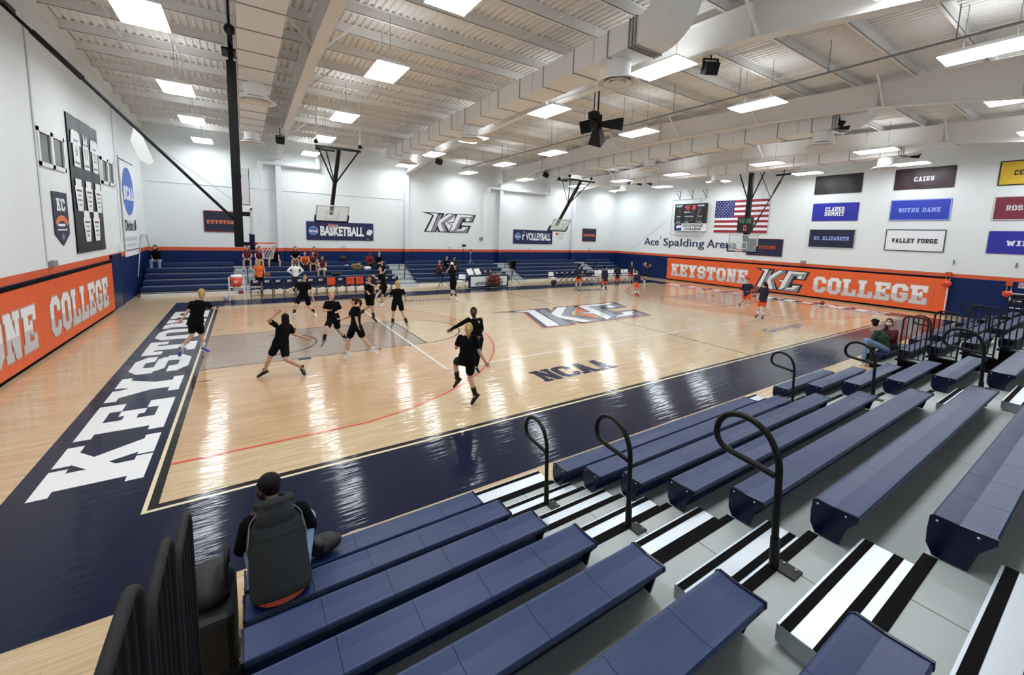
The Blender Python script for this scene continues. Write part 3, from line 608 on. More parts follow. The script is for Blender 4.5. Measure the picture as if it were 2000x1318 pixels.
def handrail(parent, x, y, z, s):
    pr = [(0, 0, 0), (0, .02, .35), (0, .03, .62), (0, .05, .74), (0, .11, .85), (0, .2, .91), (0, .31, .925), (0, .40, .89), (0, .455, .81), (0, .46, .72), (0, .41, .655), (0, .3, .635), (0, .18, .625), (0, .055, .61)]
    mb = MB(); mb.tube(smooth_path([(x, y - s * b, z + c) for a, b, c in pr]), .022, 12)
    h = mb.build('handrail', K['black'], parent)
    mb = MB(); mb.tube([(x, y, z), (x, y - s * .01, z + .2)], .029, 12); mb.build('sleeve', K['black'], h)
    mb = MB(); mb.box(x - .02, min(y, y + s * .13), z, x + .1, max(y, y + s * .13), z + .012); p = mb.build('base_plate', K['black'], h)
    bolts([(x + .075, y + s * .1, z + .014), (x + .075, y + s * .03, z + .014)], .009).build('bolt', K['bolt'], h)
def end_rail(parent, x, y, z, h, s):
    ya, yb = y + s * .06, y + s * .56; r = .13; zt = z + h; zb = z - .26
    mb = MB(); pts = [(x, ya, zb), (x, ya, zt - r)]
    for k in range(1, 6): t = R(90 * k / 6); pts.append((x, ya + s * r * (1 - math.cos(t)), zt - r + r * math.sin(t)))
    pts.append((x, ya + s * r, zt)); pts.append((x, yb - s * r, zt))
    for k in range(1, 6): t = R(90 * k / 6); pts.append((x, yb - s * r * (1 - math.sin(t)), zt - r + r * math.cos(t)))
    pts += [(x, yb, zt - r), (x, yb, zb)]
    mb.tube(pts, .02, 10)
    er = mb.build('end_rail', K['bar'], parent)
    for k in range(1, 5):
        yy = ya + (yb - ya) * k / 5; m2 = MB(); m2.tube([(x, yy, zb + .08), (x, yy, zt - .008)], .013, 8); m2.build('baluster', K['bar'], er)
    m2 = MB(); m2.tube([(x, ya, zb + .08), (x, yb, zb + .08)], .013, 8); m2.build('bottom_bar', K['bar'], er)
    return er
def bank(label, xa, xb, aisles, rows, y0, s, rails_left=None, hand_rows=(2, 4, 6), aw=1.28, detail=True, front_step=True, group=None, over=.24):
    t = thing('bleacher_bank', label, 'bleachers', (0, 0, 0), group=group)
    Y = lambda k: y0 + s * SDY * (k - 1)
    Z = lambda k: SZ0 + SDZ * (k - 1)
    secs = []; x = xa
    for a in aisles: secs.append((x, a)); x = a + aw
    secs.append((x, xb))
    for k in range(1, rows + 1):
        y, z = Y(k), Z(k) - SEATH; yb = y + s * (SDY + .04)
        mb = MB(); n = max(1, round((xb - xa) / 3.1)); w = (xb - xa) / n       # deck boards with a dark seam
        for i in range(n): mb.box(xa + i * w + .004, min(y, yb), z - .03, xa + (i + 1) * w - .004, max(y, yb), z)
        dk = mb.build('deck', K['deck'], t)
        mb = MB(); mb.box(xa, min(y + s * .03, y + s * .05), max(.0, z - .30), xb, max(y + s * .03, y + s * .05), z - .03); mb.build('riser', K['under'], t)
        for a, b in secs:
            seat_mesh(a, b, y, Z(k), s).build('bench_seat', K['seat'], t)
            if detail:
                for xx, sg in ((a - .009, -1), (b + .009, 1)):
                    c_ = cap_mesh(xx, y, Z(k), s).build('end_cap', K['cap'], t)
                    bolts([(xx + sg * .009, y + s * .03, Z(k) - .03), (xx + sg * .009, y + s * .2, Z(k) - .03)], .008).build('bolt', K['bolt'], c_)
        for a in aisles:
            if not detail: mb = MB(); mb.box(a + .02, min(y, y + s * .02), max(.0, z - .26), a + aw - .02, max(y, y + s * .02), z - .02); mb.build('aisle_riser', K['alu_side'], t)
            mb = MB(); mb.box(a + .02, min(y - s * .004, y + s * .06), z - .012, a + aw - .02, max(y - s * .004, y + s * .06), z + .003); mb.build('nosing', K['grip' if detail else 'alu_side'], t)
            if k < rows:           # half-height tread standing on this deck
                yf = Y(k + 1) - s * .305; yr = Y(k + 1) - s * .0; zt = z + SDZ / 2 - .0
                mb = MB(); lo, hi = sorted((yf, yr)); mb.box(a + .1, lo, zt - .02, a + aw + .02, hi, zt)
                mb.box(a + .1, min(yf, yf + s * .012), z + .02, a + aw + .02, max(yf, yf + s * .012), zt - .02)
                st = mb.build('aisle_step', K['alu'], t)
                mb = MB()
                for q0, q1 in ((.014, .064), (.165, .215)):
                    lo, hi = sorted((yf + s * q0, yf + s * q1)); mb.box(a + .1, lo, zt, a + aw + .02, hi, zt + .003)
                mb.build('grip_strip', K['grip' if detail else 'alu_side'], st)
                mb = MB(); prof = [(yf, zt), (yr, zt), (yr, z + .005), (yf + s * .07, z + .005), (yf, z + .04)]
                if s > 0: prof = prof[::-1]
                mb.prism(prof, 'X', a + .097, a + .102); mb.build('side_plate', K['alu_side'], st)
                mb = MB(); mb.prism(prof, 'X', a + aw + .018, a + aw + .023); mb.build('side_plate', K['alu_side'], st)
            if k == 1 and front_step:
                zt = .1; yf, yr = y - s * .40, y; lo, hi = sorted((yf, yr))
                mb = MB(); mb.box(a + .1, lo, 0, a + aw + .02, hi, zt); st = mb.build('aisle_step', K['alu'], t)
                mb = MB()
                for q0, q1 in ((.014, .07), (.25, .31)):
                    l2, h2 = sorted((yf + s * q0, yf + s * q1)); mb.box(a + .1, l2, zt, a + aw + .02, h2, zt + .003)
                mb.build('grip_strip', K['grip' if detail else 'alu_side'], st)
            if k in hand_rows: handrail(t, a + .66, y + s * .03, z, s)
    zk = Z(rows) - SEATH; ye = Y(rows) + s * SDY
    prof = [(Y(1) + s * .06, 0)] + [p for k in range(1, rows + 1) for p in ((Y(k) + s * .06, Z(k) - SEATH - .04), (Y(k + 1) + s * .06, Z(k) - SEATH - .04))] + [(Y(rows + 1) + s * .06, 0)]
    for xx in (xa + .03, xb - .05):
        mb = MB(); mb.prism(prof if s > 0 else prof[::-1], 'X', xx, xx + .02); mb.build('end_panel', K['under'], t)
    if rails_left:
        for k in rails_left: end_rail(t, xa - over, Y(k), Z(k), .97, s)
        mb = MB()
        for k in rails_left: mb.box(xa - over - .03, min(Y(k), Y(k) + s * .58), Z(k) - .30, xa, max(Y(k), Y(k) + s * .58), Z(k) - SEATH); 
        mb.build('rail_bracket', K['under'], t)
    return t
bank('navy bench bleachers filling the foreground, with silver aisle steps', 0.94, 13.0, (3.22, 9.34), 8, SY0, -1, rails_left=(3, 4, 5, 6, 7), group=None)
bank('navy bench bleachers at right by the seated pair, with black end rails', 16.3, 28.6, (18.7, 24.9), 8, SY0, -1, rails_left=(2, 3, 4, 5, 6, 7, 8), over=.12)
bank('long navy bleachers along the far wall behind the team benches', -3.2, 30.5, (0.45, 9.12, 17.6, 26.05), 5, 19.45, 1, hand_rows=(2, 4), detail=False)
mb = MB(); mb.box(-3.2, 19.42, 0.0, 30.5, 19.44, .12)
b = mb.build('kick_board', K['plast_w'], None); setp(b, 'pale kick board along the foot of the far wall bleachers', 'kick board')
# ================================================================== WALL PADS, BANNERS, SIGNS
def wall_frame(side, y_or_x, z, off=0.0):
    """origin, right vector and up vector of a wall as seen from the hall"""
    if side == 'R': return Vector((XR - off, y_or_x, z)), Vector((0, -1, 0)), Vector((0, 0, 1))
    if side == 'L': return Vector((XL + off, y_or_x, z)), Vector((0, 1, 0)), Vector((0, 0, 1))
    return Vector((y_or_x, YF - off, z)), Vector((1, 0, 0)), Vector((0, 0, 1))
def slabbox(mb, o, ux, uy, w, h, th, mi=0):
    n = ux.cross(uy); P = [o, o + ux * w, o + ux * w + uy * h, o + uy * h]
    mb.add([p - n * 0 for p in P] + [p + n * th for p in P], [(3, 2, 1, 0), (4, 5, 6, 7), (0, 1, 5, 4), (1, 2, 6, 5), (2, 3, 7, 6), (3, 0, 4, 7)], mi)
def two_tone(mb, o, ux, uy, text, w, h, gap, lift):
    mb.polys(slab(text, w, h, gap, .28), o, ux, uy, 2, lift)
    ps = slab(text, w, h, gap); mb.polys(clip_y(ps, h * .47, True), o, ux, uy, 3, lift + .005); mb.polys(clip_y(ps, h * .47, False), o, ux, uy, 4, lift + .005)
PM = [K['pad'], K['seam'], K['let_o'], K['let_w'], K['let_g'], K['lg_d'], K['lg_w'], K['lg_g'], K['under']]
def pad(side, a0, a1, label):
    o, ux, uy = wall_frame(side, a0, 0.1); L = abs(a1 - a0); mb = MB()
    slabbox(mb, o, ux, uy, L, 1.82, .095)
    n = ux.cross(uy); k = 0.61
    x = k
    while x < L - .2:
        mb.polys([rc(x - .004, 0, x + .004, 1.82)], o, ux, uy, 1, .0965); x += k
    slabbox(mb, o - uy * .1, ux, uy, L, .1, .06, 8)
    if side == 'R':
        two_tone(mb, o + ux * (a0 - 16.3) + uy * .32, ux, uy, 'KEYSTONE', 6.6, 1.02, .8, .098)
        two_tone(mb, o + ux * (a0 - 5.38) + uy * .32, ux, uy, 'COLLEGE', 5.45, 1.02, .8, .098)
        logo(mb, o + ux * (a0 - 9.24) + uy * .12, ux * 3.6, uy * 1.48, (5, 6, 7), .1)
    else:
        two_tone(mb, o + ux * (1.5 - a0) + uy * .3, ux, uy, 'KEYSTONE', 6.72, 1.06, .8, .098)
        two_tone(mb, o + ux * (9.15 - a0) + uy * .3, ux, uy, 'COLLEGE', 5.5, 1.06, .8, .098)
    ob = mb.build('wall_pad', PM); setp(ob, label, 'wall pad', None)
pad('R', 16.75, -0.85, 'long orange wall pad with white college lettering on the right wall')
pad('L', -1.2, 15.5, 'long orange wall pad with white lettering on the left wall beside the door')
mb = MB(); o, ux, uy = wall_frame('L', -1.2, 1.93); slabbox(mb, o, ux, uy, 16.7, .075, .06); o, ux, uy = wall_frame('R', 16.75, 1.925); slabbox(mb, o, ux, uy, 17.6, .075, .06)
struct('trim_1', mb, [K['under']])

def banner(side, a, z, w, h, mats, label, draw=None, border=None, cat='banner', group=None, wave=.012):
    """hanging cloth banner with eyelets and a soft ripple; a,z = lower left corner seen from the hall"""
    o, ux, uy = wall_frame(side, a, z, .012); n = ux.cross(uy); mb = MB()
    nx_, ny_ = 24, 8; vs = []
    for j in range(ny_ + 1):
        for i in range(nx_ + 1):
            u, v = i / nx_, j / ny_; wave = min(wave, .022); rip = wave * (math.sin(u * 9 + a) * math.sin(v * 3.1 + 1) + .5 * math.sin(u * 23 + v * 5 + a)) * min(1, 4 * u) * min(1, 4 * (1 - u)) * .5
            vs.append(o + ux * (u * w) + uy * (v * h) + n * (.006 + wave * .8 + rip))
    W_ = nx_ + 1
    mb.add(vs, [(j * W_ + i, j * W_ + i + 1, (j + 1) * W_ + i + 1, (j + 1) * W_ + i) for j in range(ny_) for i in range(nx_)], 0, True)
    mb.polys([rc(0, 0, w, h)], o, ux, uy, 0, .0)
    b = 0
    if border:
        b = border
        mb.polys([rc(0, 0, w, b), rc(0, h - b, w, h), rc(0, b, b, h - b), rc(w - b, b, w, h - b)], o, ux, uy, 1, .008 + wave * 1.55)
    if draw: draw(mb, o, ux, uy, .010 + wave * 1.55)
    ob = mb.build('banner' if cat == 'banner' else cat.replace(' ', '_'), mats); setp(ob, label, cat, group)
    m2 = MB()
    for u, v in ((.03, .03), (w - .03, .03), (.03, h - .03), (w - .03, h - .03)): m2.ball(o + ux * u + uy * v + n * .04, .014, n=8)
    m2.build('eyelet', K['bolt'], ob)
    return ob
def words(text, w, h, wd, ht, mi, y=None, gap=.9):
    return lambda mb, o, ux, uy, l: mb.polys(move(slab(text, wd, ht, gap), (w - wd) / 2, (h - ht) / 2 if y is None else y), o, ux, uy, mi, l)
BW, BH = 2.5, 1.17
GB = 'school banners on the right wall'
def two(mb, o, ux, uy, l):
    mb.polys(move(slab('CLARKS', 1.02, .26, .7), .72, .60), o, ux, uy, 1, l); mb.polys(move(slab('SUMMIT', 1.05, .26, .7), .70, .31), o, ux, uy, 1, l)
banner('R', 5.98, 6.76, BW, BH, [K['nblack'], K['maroon']], 'shiny black banner with no readable lettering, top row of the right wall', None, group=GB, wave=.05)
banner('R', 2.0, 6.77, BW - .05, BH - .02, [K['maroon'], K['wcloth']], 'dark maroon banner with short white lettering, top row of the right wall', words('CAIRN', BW, BH, .82, .25, 1, .42), group=GB, wave=.03)
banner('R', -1.95, 6.71, BW, BH + .02, [K['yellow'], K['nblack']], 'gold banner with black lettering at the right edge, top row', lambda mb, o, ux, uy, l: mb.polys(move(slab('CEDAR CREST', 1.6, .25), .5, .47), o, ux, uy, 1, l), border=.05, group=GB)
banner('R', 5.95, 5.06, BW - .05, BH - .05, [K['royal'], K['wcloth']], 'royal blue banner with two lines of white lettering, middle row', two, group=GB, wave=.03)
banner('R', 2.03, 5.04, BW, BH, [K['blue2'], K['pale'], K['ltblue']], 'blue banner with pale blue lettering and edge, middle row', words('NOTRE DAME', BW, BH, 1.72, .24, 2, .46), border=.05, group=GB)
banner('R', -1.95, 5.02, BW, BH, [K['maroon2'], K['let_g'], K['let_g']], 'maroon banner with grey lettering at the right edge, middle row', lambda mb, o, ux, uy, l: mb.polys(move(slab('ROSEMONT', 1.5, .25), .42, .47), o, ux, uy, 2, l), border=.045, group=GB)
banner('R', 6.0, 3.33, BW, BH + .03, [K['dnavy'], K['let_g'], K['ltblue']], 'dark navy banner with pale blue lettering, bottom row', words('ST. ELIZABETH', BW, BH, 1.9, .23, 2, .5), border=.04, group=GB)
banner('R', 2.06, 3.32, BW, BH + .05, [K['wcloth'], K['dnavy'], K['lg_d']], 'white banner with black lettering and a thin dark border, bottom row', words('VALLEY FORGE', BW, BH, 1.9, .24, 2, .47), border=.045, group=GB)
banner('R', -1.95, 3.37, BW, BH - .05, [K['royal'], K['wcloth']], 'deep blue banner with white lettering at the right edge, bottom row', lambda mb, o, ux, uy, l: mb.polys(move(slab('WILSON', 1.5, .25), .62, .4), o, ux, uy, 1, l), group=GB)
banner('R', 10.0, 2.58, 2.48, 1.23, [K['dnavy'], K['maroon2'], K['rim']], 'navy banner with red lettering behind the far right hoop', words('KEYSTONE', 2.48, 1.23, 1.55, .22, 2, .52), border=.035)
banner('F', -0.89, 3.11, 1.8, 1.22, [K['dnavy'], K['seam'], K['orange_l']], 'navy orange-bordered banner on the far wall behind the left hoop mast', words('KEYSTONE', 1.8, 1.22, 1.5, .2, 2, .48), border=.035)
banner('F', 28.0, 3.08, 1.79, 1.25, [K['dnavy'], K['seam'], K['orange_l']], 'small navy orange-lettered banner on the far wall near the right corner', words('KEYSTONE', 1.79, 1.25, 1.5, .22, 2, .5), border=.035)
def ncaa_disc(mb, o, ux, uy, l, cx, cy_, r, disc, white):
    mb.polys(ring(cx, cy_, r * .93, r), o, ux, uy, white, l); mb.polys([circle(cx, cy_, r * .93)], o, ux, uy, disc, l)
    mb.polys(move(slab('NCAA', r * 1.7, r * .5, .3), cx - r * .85, cy_ - r * .38), o, ux, uy, white, l + .002)
def d_bb(mb, o, ux, uy, l):
    ncaa_disc(mb, o, ux, uy, l, .41, .6, .27, 2, 1)
    mb.polys(move(sans('BASKETBALL', 2.74, .64, .045), .81, .28), o, ux, uy, 1, l)
    mb.polys([[(3.72, .42), (3.98, .36), (4.14, .60), (4.1, .74), (3.86, .78), (3.74, .62)]], o, ux, uy, 1, l); mb.polys(ring(3.6, .9, .33, .36, -50, 10, 10), o, ux, uy, 0, l + .002)
    mb.polys(move(sans('SPORTS', .18, .045), 3.72, .1), o, ux, uy, 1, l)
banner('F', 4.38, 2.76, 4.19, 1.19, [K['navy_cloth'], K['wcloth'], K['ncaa_b']], 'wide navy banner reading BASKETBALL on the far wall', d_bb, wave=.06)
def d_vb(mb, o, ux, uy, l):
    ncaa_disc(mb, o, ux, uy, l, .46, .64, .29, 2, 1)
    mb.polys([[(.9, .3), (1.02, .36), (1.0, .62), (1.08, .8), (.98, .86), (.88, .6)], circle(1.08, 1.0, .06, 12), [(1.04, .62), (1.2, .72), (1.18, .78), (1.02, .7)]], o, ux, uy, 1, l)
    mb.polys(move(sans('VOLLEYBALL', 2.72, .66, .045), 1.28, .3), o, ux, uy, 1, l)
    mb.polys(move(sans('SPORTS', .18, .045), 3.75, .1), o, ux, uy, 1, l)
banner('F', 20.18, 2.76, 4.2, 1.2, [K['navy_cloth'], K['wcloth'], K['ncaa_b']], 'wide navy banner reading VOLLEYBALL on the far wall', d_vb, wave=.06)
# the two-letter mark fixed on the far wall
o, ux, uy = wall_frame('F', 12.13, 3.52, .02); mb = MB(); logo(mb, o, ux * 4.45, uy * 1.45, (0, 1, 2), .004)
for p in [[_n(q) for q in p] for p in ([(825, 590), (1045, 417), (985, 580)], [(785, 605), (945, 658), (868, 790)])]: mb.polys([[(a * 4.45, b * 1.45) for a, b in p]], o, ux, uy, 1, .006)
for p in LOGO['d']:
    q = [o + ux * (a * 4.45) + uy * (b * 1.45) for a, b in p]; q2 = [v + Vector((0, .019, 0)) for v in q]; m_ = len(q)
    mb.add(q + q2, [(i, m_ + i, m_ + (i + 1) % m_, (i + 1) % m_) for i in range(m_)], 0)
setp(mb.build('wall_logo', [K['lg_d'], K['lg_w'], K['lg_g']]), 'large slanted two-letter white and grey mark on the far wall', 'wall sign')
# raised name lettering on the right wall
o, ux, uy = wall_frame('R', 19.5, 2.98, .015)
t = thing('wall_lettering', 'dark blue name lettering along the right wall left of the hoop', 'lettering')
for wd, x, ww, hh, dy in (('Ace', 0, 1.62, .64, 0), ('Spalding', 2.12, 3.95, .86, -.2), ('Arena', 6.32, 2.4, .66, 0)):
    mb = MB(); ps = move(sans(wd, ww, hh, .004), x, dy); mb.polys(ps, o, ux, uy, 0, .02)
    for p in ps:
        q = [o + ux * a + uy * b for a, b in p]; q2 = [v + Vector((.014, 0, 0)) for v in q]; q = [v - Vector((.02, 0, 0)) for v in q]; m_ = len(q)
        mb.add(q + q2, [(i, m_ + i, m_ + (i + 1) % m_, (i + 1) % m_) for i in range(m_)], 0)
    mb.build('word', K['name_blue'], t)
mb = MB(); mb.polys([[(1.72, .5), (1.78, .52), (1.86, .86), (1.8, .86)]], o, ux, uy, 0, .02); mb.build('slash_mark', K['name_blue'], t)
# flag
def d_flag(mb, o, ux, uy, l):
    W_, H_ = 4.05, 2.45
    for i in range(13):
        for k in range(12): mb.polys([rc(W_ * k / 12, H_ * (12 - i) / 13, W_ * (k + 1) / 12, H_ * (13 - i) / 13)], o, ux, uy, 1 if i % 2 == 0 else 0, l)
    mb.polys([rc(0, H_ * 6 / 13, W_ * .38, H_)], o, ux, uy, 2, l + .002)
    for r_i in range(9):
        for c_i in range(6 if r_i % 2 == 0 else 5):
            x = W_ * .38 * ((2 * c_i + 1) if r_i % 2 == 0 else (2 * c_i + 2)) / 12; y = H_ - H_ * 7 / 13 * (r_i + 1) / 10
            st = [(x + (.052 if k % 2 == 0 else .021) * math.sin(math.pi * k / 5), y + (.052 if k % 2 == 0 else .021) * math.cos(math.pi * k / 5)) for k in range(10)]
            mb.polys([st], o, ux, uy, 0, l + .004)
banner('R', 12.72, 4.22, 4.05, 2.45, [K['wcloth'], K['fl_red'], K['fl_blue']], 'large American flag on the right wall behind the hoop', d_flag, cat='flag', wave=.03)
# banners on the left wall
def shirt(cx, cy_, w, h, slv):
    s = [(cx - w / 2, cy_), (cx + w / 2, cy_), (cx + w / 2, cy_ + h * .62)]
    if slv: s += [(cx + w * .78, cy_ + h * .60), (cx + w * .62, cy_ + h * .95), (cx + w * .2, cy_ + h), (cx, cy_ + h * .96), (cx - w * .2, cy_ + h), (cx - w * .62, cy_ + h * .95), (cx - w * .78, cy_ + h * .6)]
    else: s += [(cx + w * .32, cy_ + h * .78), (cx + w * .36, cy_ + h), (cx + w * .2, cy_ + h), (cx, cy_ + h * .8), (cx - w * .2, cy_ + h), (cx - w * .36, cy_ + h), (cx - w * .32, cy_ + h * .78)]
    return s + [(cx - w / 2, cy_ + h * .62)]
def keyst(cx, cy_, w, h): return [(cx - w * .32, cy_), (cx + w * .32, cy_), (cx + w / 2, cy_ + h * .78), (cx + w * .36, cy_ + h * .78), (cx + w * .36, cy_ + h), (cx - w * .36, cy_ + h), (cx - w * .36, cy_ + h * .78), (cx - w / 2, cy_ + h * .78)]
def d_jersey(mb, o, ux, uy, l):
    for cx, tx, sl in ((.62, '6', 1), (1.6, '11', 0), (2.6, '21', 1)):
        mb.polys([shirt(cx, 2.75, .62, 1.15, sl)], o, ux, uy, 1, l)
        mb.polys(move(sans(tx, .2 if len(tx) == 1 else .32, .34, .02), cx - (.1 if len(tx) == 1 else .16), 3.1), o, ux, uy, 2, l + .003)
        mb.polys([rc(cx - .22, 3.54, cx + .22, 3.6), rc(cx - .24, 2.84, cx + .24, 2.92)], o, ux, uy, 2, l + .003)
    for cx, cy_ in ((.55, 1.35), (1.6, 1.35), (2.65, 1.35), (1.1, .35), (2.15, .35)):
        mb.polys([keyst(cx, cy_, .8, 1.02)], o, ux, uy, 1, l)
        for k, wl in enumerate((.5, .3, .42, .26)): mb.polys([rc(cx - wl / 2, cy_ + .62 - k * .15, cx + wl / 2, cy_ + .68 - k * .15)], o, ux, uy, 3 if k == 0 else 2, l + .003)
banner('L', 12.05, 2.48, 3.15, 4.34, [K['nblack'], K['wcloth'], K['grey'], K['maroon2']], 'tall black banner with white jersey shapes on the left wall', d_jersey, wave=.03)
o, ux, uy = wall_frame('L', 10.35, 2.78, .012); mb = MB()
pent = [(0, .34), (.57, 0), (1.15, .34), (1.15, 1.54), (0, 1.54)]
n_ = ux.cross(uy); P = [o + ux * a + uy * b for a, b in pent]
mb.add(P + [p + n_ * .015 for p in P], [(4, 3, 2, 1, 0), (5, 6, 7, 8, 9)] + [(i, (i + 1) % 5, 5 + (i + 1) % 5, 5 + i) for i in range(5)], 0)
mb.polys(move(slab('KC', .66, .36, .5), .25, 1.0), o, ux, uy, 1, .018); mb.polys(ring(.57, .1, .62, .78, 48, 132, 12), o, ux, uy, 2, .018); mb.polys([rc(.25, .56, .8, .63), rc(.2, .44, .95, .48)], o, ux, uy, 1, .018); mb.polys([circle(.57, .26, .1, 16)], o, ux, uy, 3, .018)
setp(mb.build('pennant', [K['dnavy'], K['wcloth'], K['orange_l'], K['grey']]), 'small navy pointed pennant with white letters on the left wall', 'pennant')
def d_div(mb, o, ux, uy, l):
    mb.polys([rc(.2, .25, 2.7, .29), rc(.06, .25, .1, 4.3), rc(.06, 4.27, 2.8, 4.31)], o, ux, uy, 1, l)
    mb.polys([circle(1.42, 2.95, 1.08, 40)], o, ux, uy, 2, l); mb.polys(move(slab('NCAA', 1.9, .62, .3), .47, 2.55), o, ux, uy, 0, l + .003)
    mb.polys(move(sans('Division III', 2.2, .5, .03), .35, 1.15), o, ux, uy, 1, l); mb.polys([rc(.35, .72, 2.5, .86), rc(.5, .46, 2.3, .58)], o, ux, uy, 3, l)
banner('L', 18.2, 1.97, 2.85, 4.42, [K['wcloth'], K['lg_d'], K['ncaa_b'], K['let_g']], 'tall white banner with a blue disc on the left wall near the far corner', d_div)

# ---------------------------------------------------------------- windows, door, small wall fittings
def window(i, y0, y1, z0, z1):
    mb = MB(); f = .11; d0, d1 = XL - .02, XL + .05
    for a, b, c, d_ in ((y0, z0, y1, z0 + f), (y0, z1 - f, y1, z1), (y0, z0, y0 + f, z1), (y1 - f, z0, y1, z1), ((y0 + y1) / 2 - .09, z0, (y0 + y1) / 2 + .09, z1)): mb.box(d0, a, b, d1, c, d_)
    wn = struct('window_%d' % i, mb, [K['steel_w']])
    mb = MB(); mb.box(XL + .002, y0 + f, z0 + f, XL + .012, (y0 + y1) / 2 - .09, z1 - f); mb.box(XL + .002, (y0 + y1) / 2 + .09, z0 + f, XL + .012, y1 - f, z1 - f)
    g = mb.build('pane', K['wglass'], wn); g['kind'] = 'structure'
window(1, 9.7, 11.65, 4.94, 5.94); window(2, 15.48, 17.3, 4.95, 5.95)
mb = MB(); mb.box(XL, 15.72, 0, XL + .06, 15.84, 2.2); mb.box(XL, 17.2, 0, XL + .06, 17.32, 2.2); mb.box(XL, 15.72, 2.1, XL + .06, 17.32, 2.2)
dr = struct('door_1', mb, [K['door']])
mb = MB(); mb.box(XL + .005, 15.84, .01, XL + .045, 17.2, 2.1); o_ = mb.build('door_leaf', K['door'], dr); o_['kind'] = 'structure'
mb = MB(); mb.tube([(XL + .05, 16.98, 1.02), (XL + .1, 16.98, 1.02), (XL + .1, 16.86, 1.02)], .012, 8); o_ = mb.build('door_handle', K['bolt'], dr); o_['kind'] = 'structure'
def wall_box(name, label, cat, p0, p1, m, bev=.008):
    mb = MB(); mb.box(*p0, *p1); return setp(mb.build(name, m, bevel=bev), label, cat)
wall_box('junction_box', 'grey metal box on the left wall above the orange pad', 'box', (XL, 9.68, 2.25), (XL + .12, 9.98, 2.42), K['grey'])
wall_box('alarm_box', 'pale box on the left wall above the navy door', 'box', (XL, 17.2, 2.3), (XL + .1, 17.5, 2.62), K['plast_w'])
wall_box('junction_box', 'grey box above the orange pad on the right wall under the banners', 'box', (XR - .1, 6.0, 2.25), (XR, 6.3, 2.42), K['grey'])
wall_box('junction_box', 'small grey box at the bottom right of the two-letter wall mark', 'box', (16.95, YF - .1, 3.0), (17.25, YF, 3.22), K['grey'])
def conduit(label, pts, m='steel_w', r=.02):
    mb = MB(); mb.tube(pts, r, 8); setp(mb.build('conduit', K[m]), label, 'pipe')
conduit('thin conduit on the left wall beside the nearer window', [(XL + .02, 9.62, 2.4), (XL + .02, 9.62, 8.4)])
conduit('thin conduit on the left wall beside the blue disc banner', [(XL + .02, 17.75, 2.5), (XL + .02, 17.75, 8.4)])
conduit('thin horizontal conduit across the far wall above the BASKETBALL banner', [(-3.3, YF - .02, 5.75), (10.6, YF - .02, 5.75)], r=.015)
conduit('thin conduit on the right wall between the flag and the banners', [(XR - .02, 6.15, 2.4), (XR - .02, 6.15, 7.4)], r=.012)
conduit('thin slanting cable on the right wall beside the far corner', [(XR - .02, 21.3, 2.3), (XR - .02, 17.2, 5.2)], 'grey', .008)
conduit('bent handrail pipe in the far left corner', [(XL + .06, 20.2, .9), (XL + .06, 21.6, 2.9), (XL + .06, 22.9, 2.9), (XL + .25, 22.9, 1.5)], 'galv', .02)
def wduct(x0, x1, z, zb, label):
    t = thing('wall_duct', label, 'duct'); mb = MB()
    mb.tube([(x0, YF - .3, z), (x1, YF - .3, z)], .13, 16); mb.build('horizontal_pipe', K['steel_w'], t)
    mb = MB(); mb.ball((x0, YF - .3, z), .15, n=16); mb.tube([(x0, YF - .3, z), (x0, YF - .3, z - .35)], .14, 16); mb.build('elbow', K['steel_w'], t)
    mb = MB(); mb.tube([(x0, YF - .3, z - .3), (x0, YF - .3, zb)], .085, 12); mb.build('drop_pipe', K['steel_w'], t)
    mb = MB(); mb.ball((x1, YF - .3, z), .15, n=16); mb.tube([(x1, YF - .3, z), (x1, YF - .3, z + .9)], .14, 16); mb.build('riser_pipe', K['steel_w'], t)
wduct(1.97, 5.1, 7.3, 3.35, 'white round duct on the far wall behind the left hoop'); wduct(17.55, 23.7, 7.15, 3.25, 'white round duct on the far wall right of the two-letter mark')
# scoreboard
t = thing('scoreboard', 'black electronic scoreboard on the right wall beside the flag', 'scoreboard')
mb = MB(); mb.box(XR - .32, 13.33, 4.94, XR - .12, 16.22, 6.55); o, ux, uy = Vector((XR - .32, 16.22, 4.94)), Vector((0, -1, 0)), Vector((0, 0, 1))
for tx, x, y, ww, hh in (('GUEST', .12, 1.36, .6, .14), ('HOME', 2.12, 1.36, .6, .14), ('PERIOD', .9, .86, .56, .11), ('FOULS', .2, .52, .38, .09), ('PLAYER FOUL', .98, .52, .84, .09), ('FOULS', 2.2, .52, .38, .09), ('BONUS', .2, .06, .4, .08), ('POSS', .98, .06, .4, .08), ('BONUS', 2.2, .06, .4, .08)):
    mb.polys(move(sans(tx, ww, hh, .03), x, y), o, ux, uy, 1, .004)
mb.build('cabinet', [K['nblack'], K['let_w']], t)
def seg7(d, x, y, w, h):
    s = {'0': 'abcdef', '1': 'bc', '2': 'abged', '4': 'fgbc', '9': 'abcdfg', '6': 'afgedc', '8': 'abcdefg'}[d]; q = w * .22; P = {'a': rc(x, y + h - q, x + w, y + h), 'd': rc(x, y, x + w, y + q), 'g': rc(x, y + h / 2 - q / 2, x + w, y + h / 2 + q / 2), 'f': rc(x, y + h / 2, x + q, y + h), 'b': rc(x + w - q, y + h / 2, x + w, y + h), 'e': rc(x, y, x + q, y + h / 2), 'c': rc(x + w - q, y, x + w, y + h / 2)}
    return [P[c] for c in s]
mb = MB()
for i, c in enumerate('4218'): mb.polys(seg7(c, .98 + .24 * i + (.06 if i > 1 else 0), 1.12, .18, .34), o, ux, uy, 0, .005)
mb.build('clock_digits', K['led_r'], t)
mb = MB()
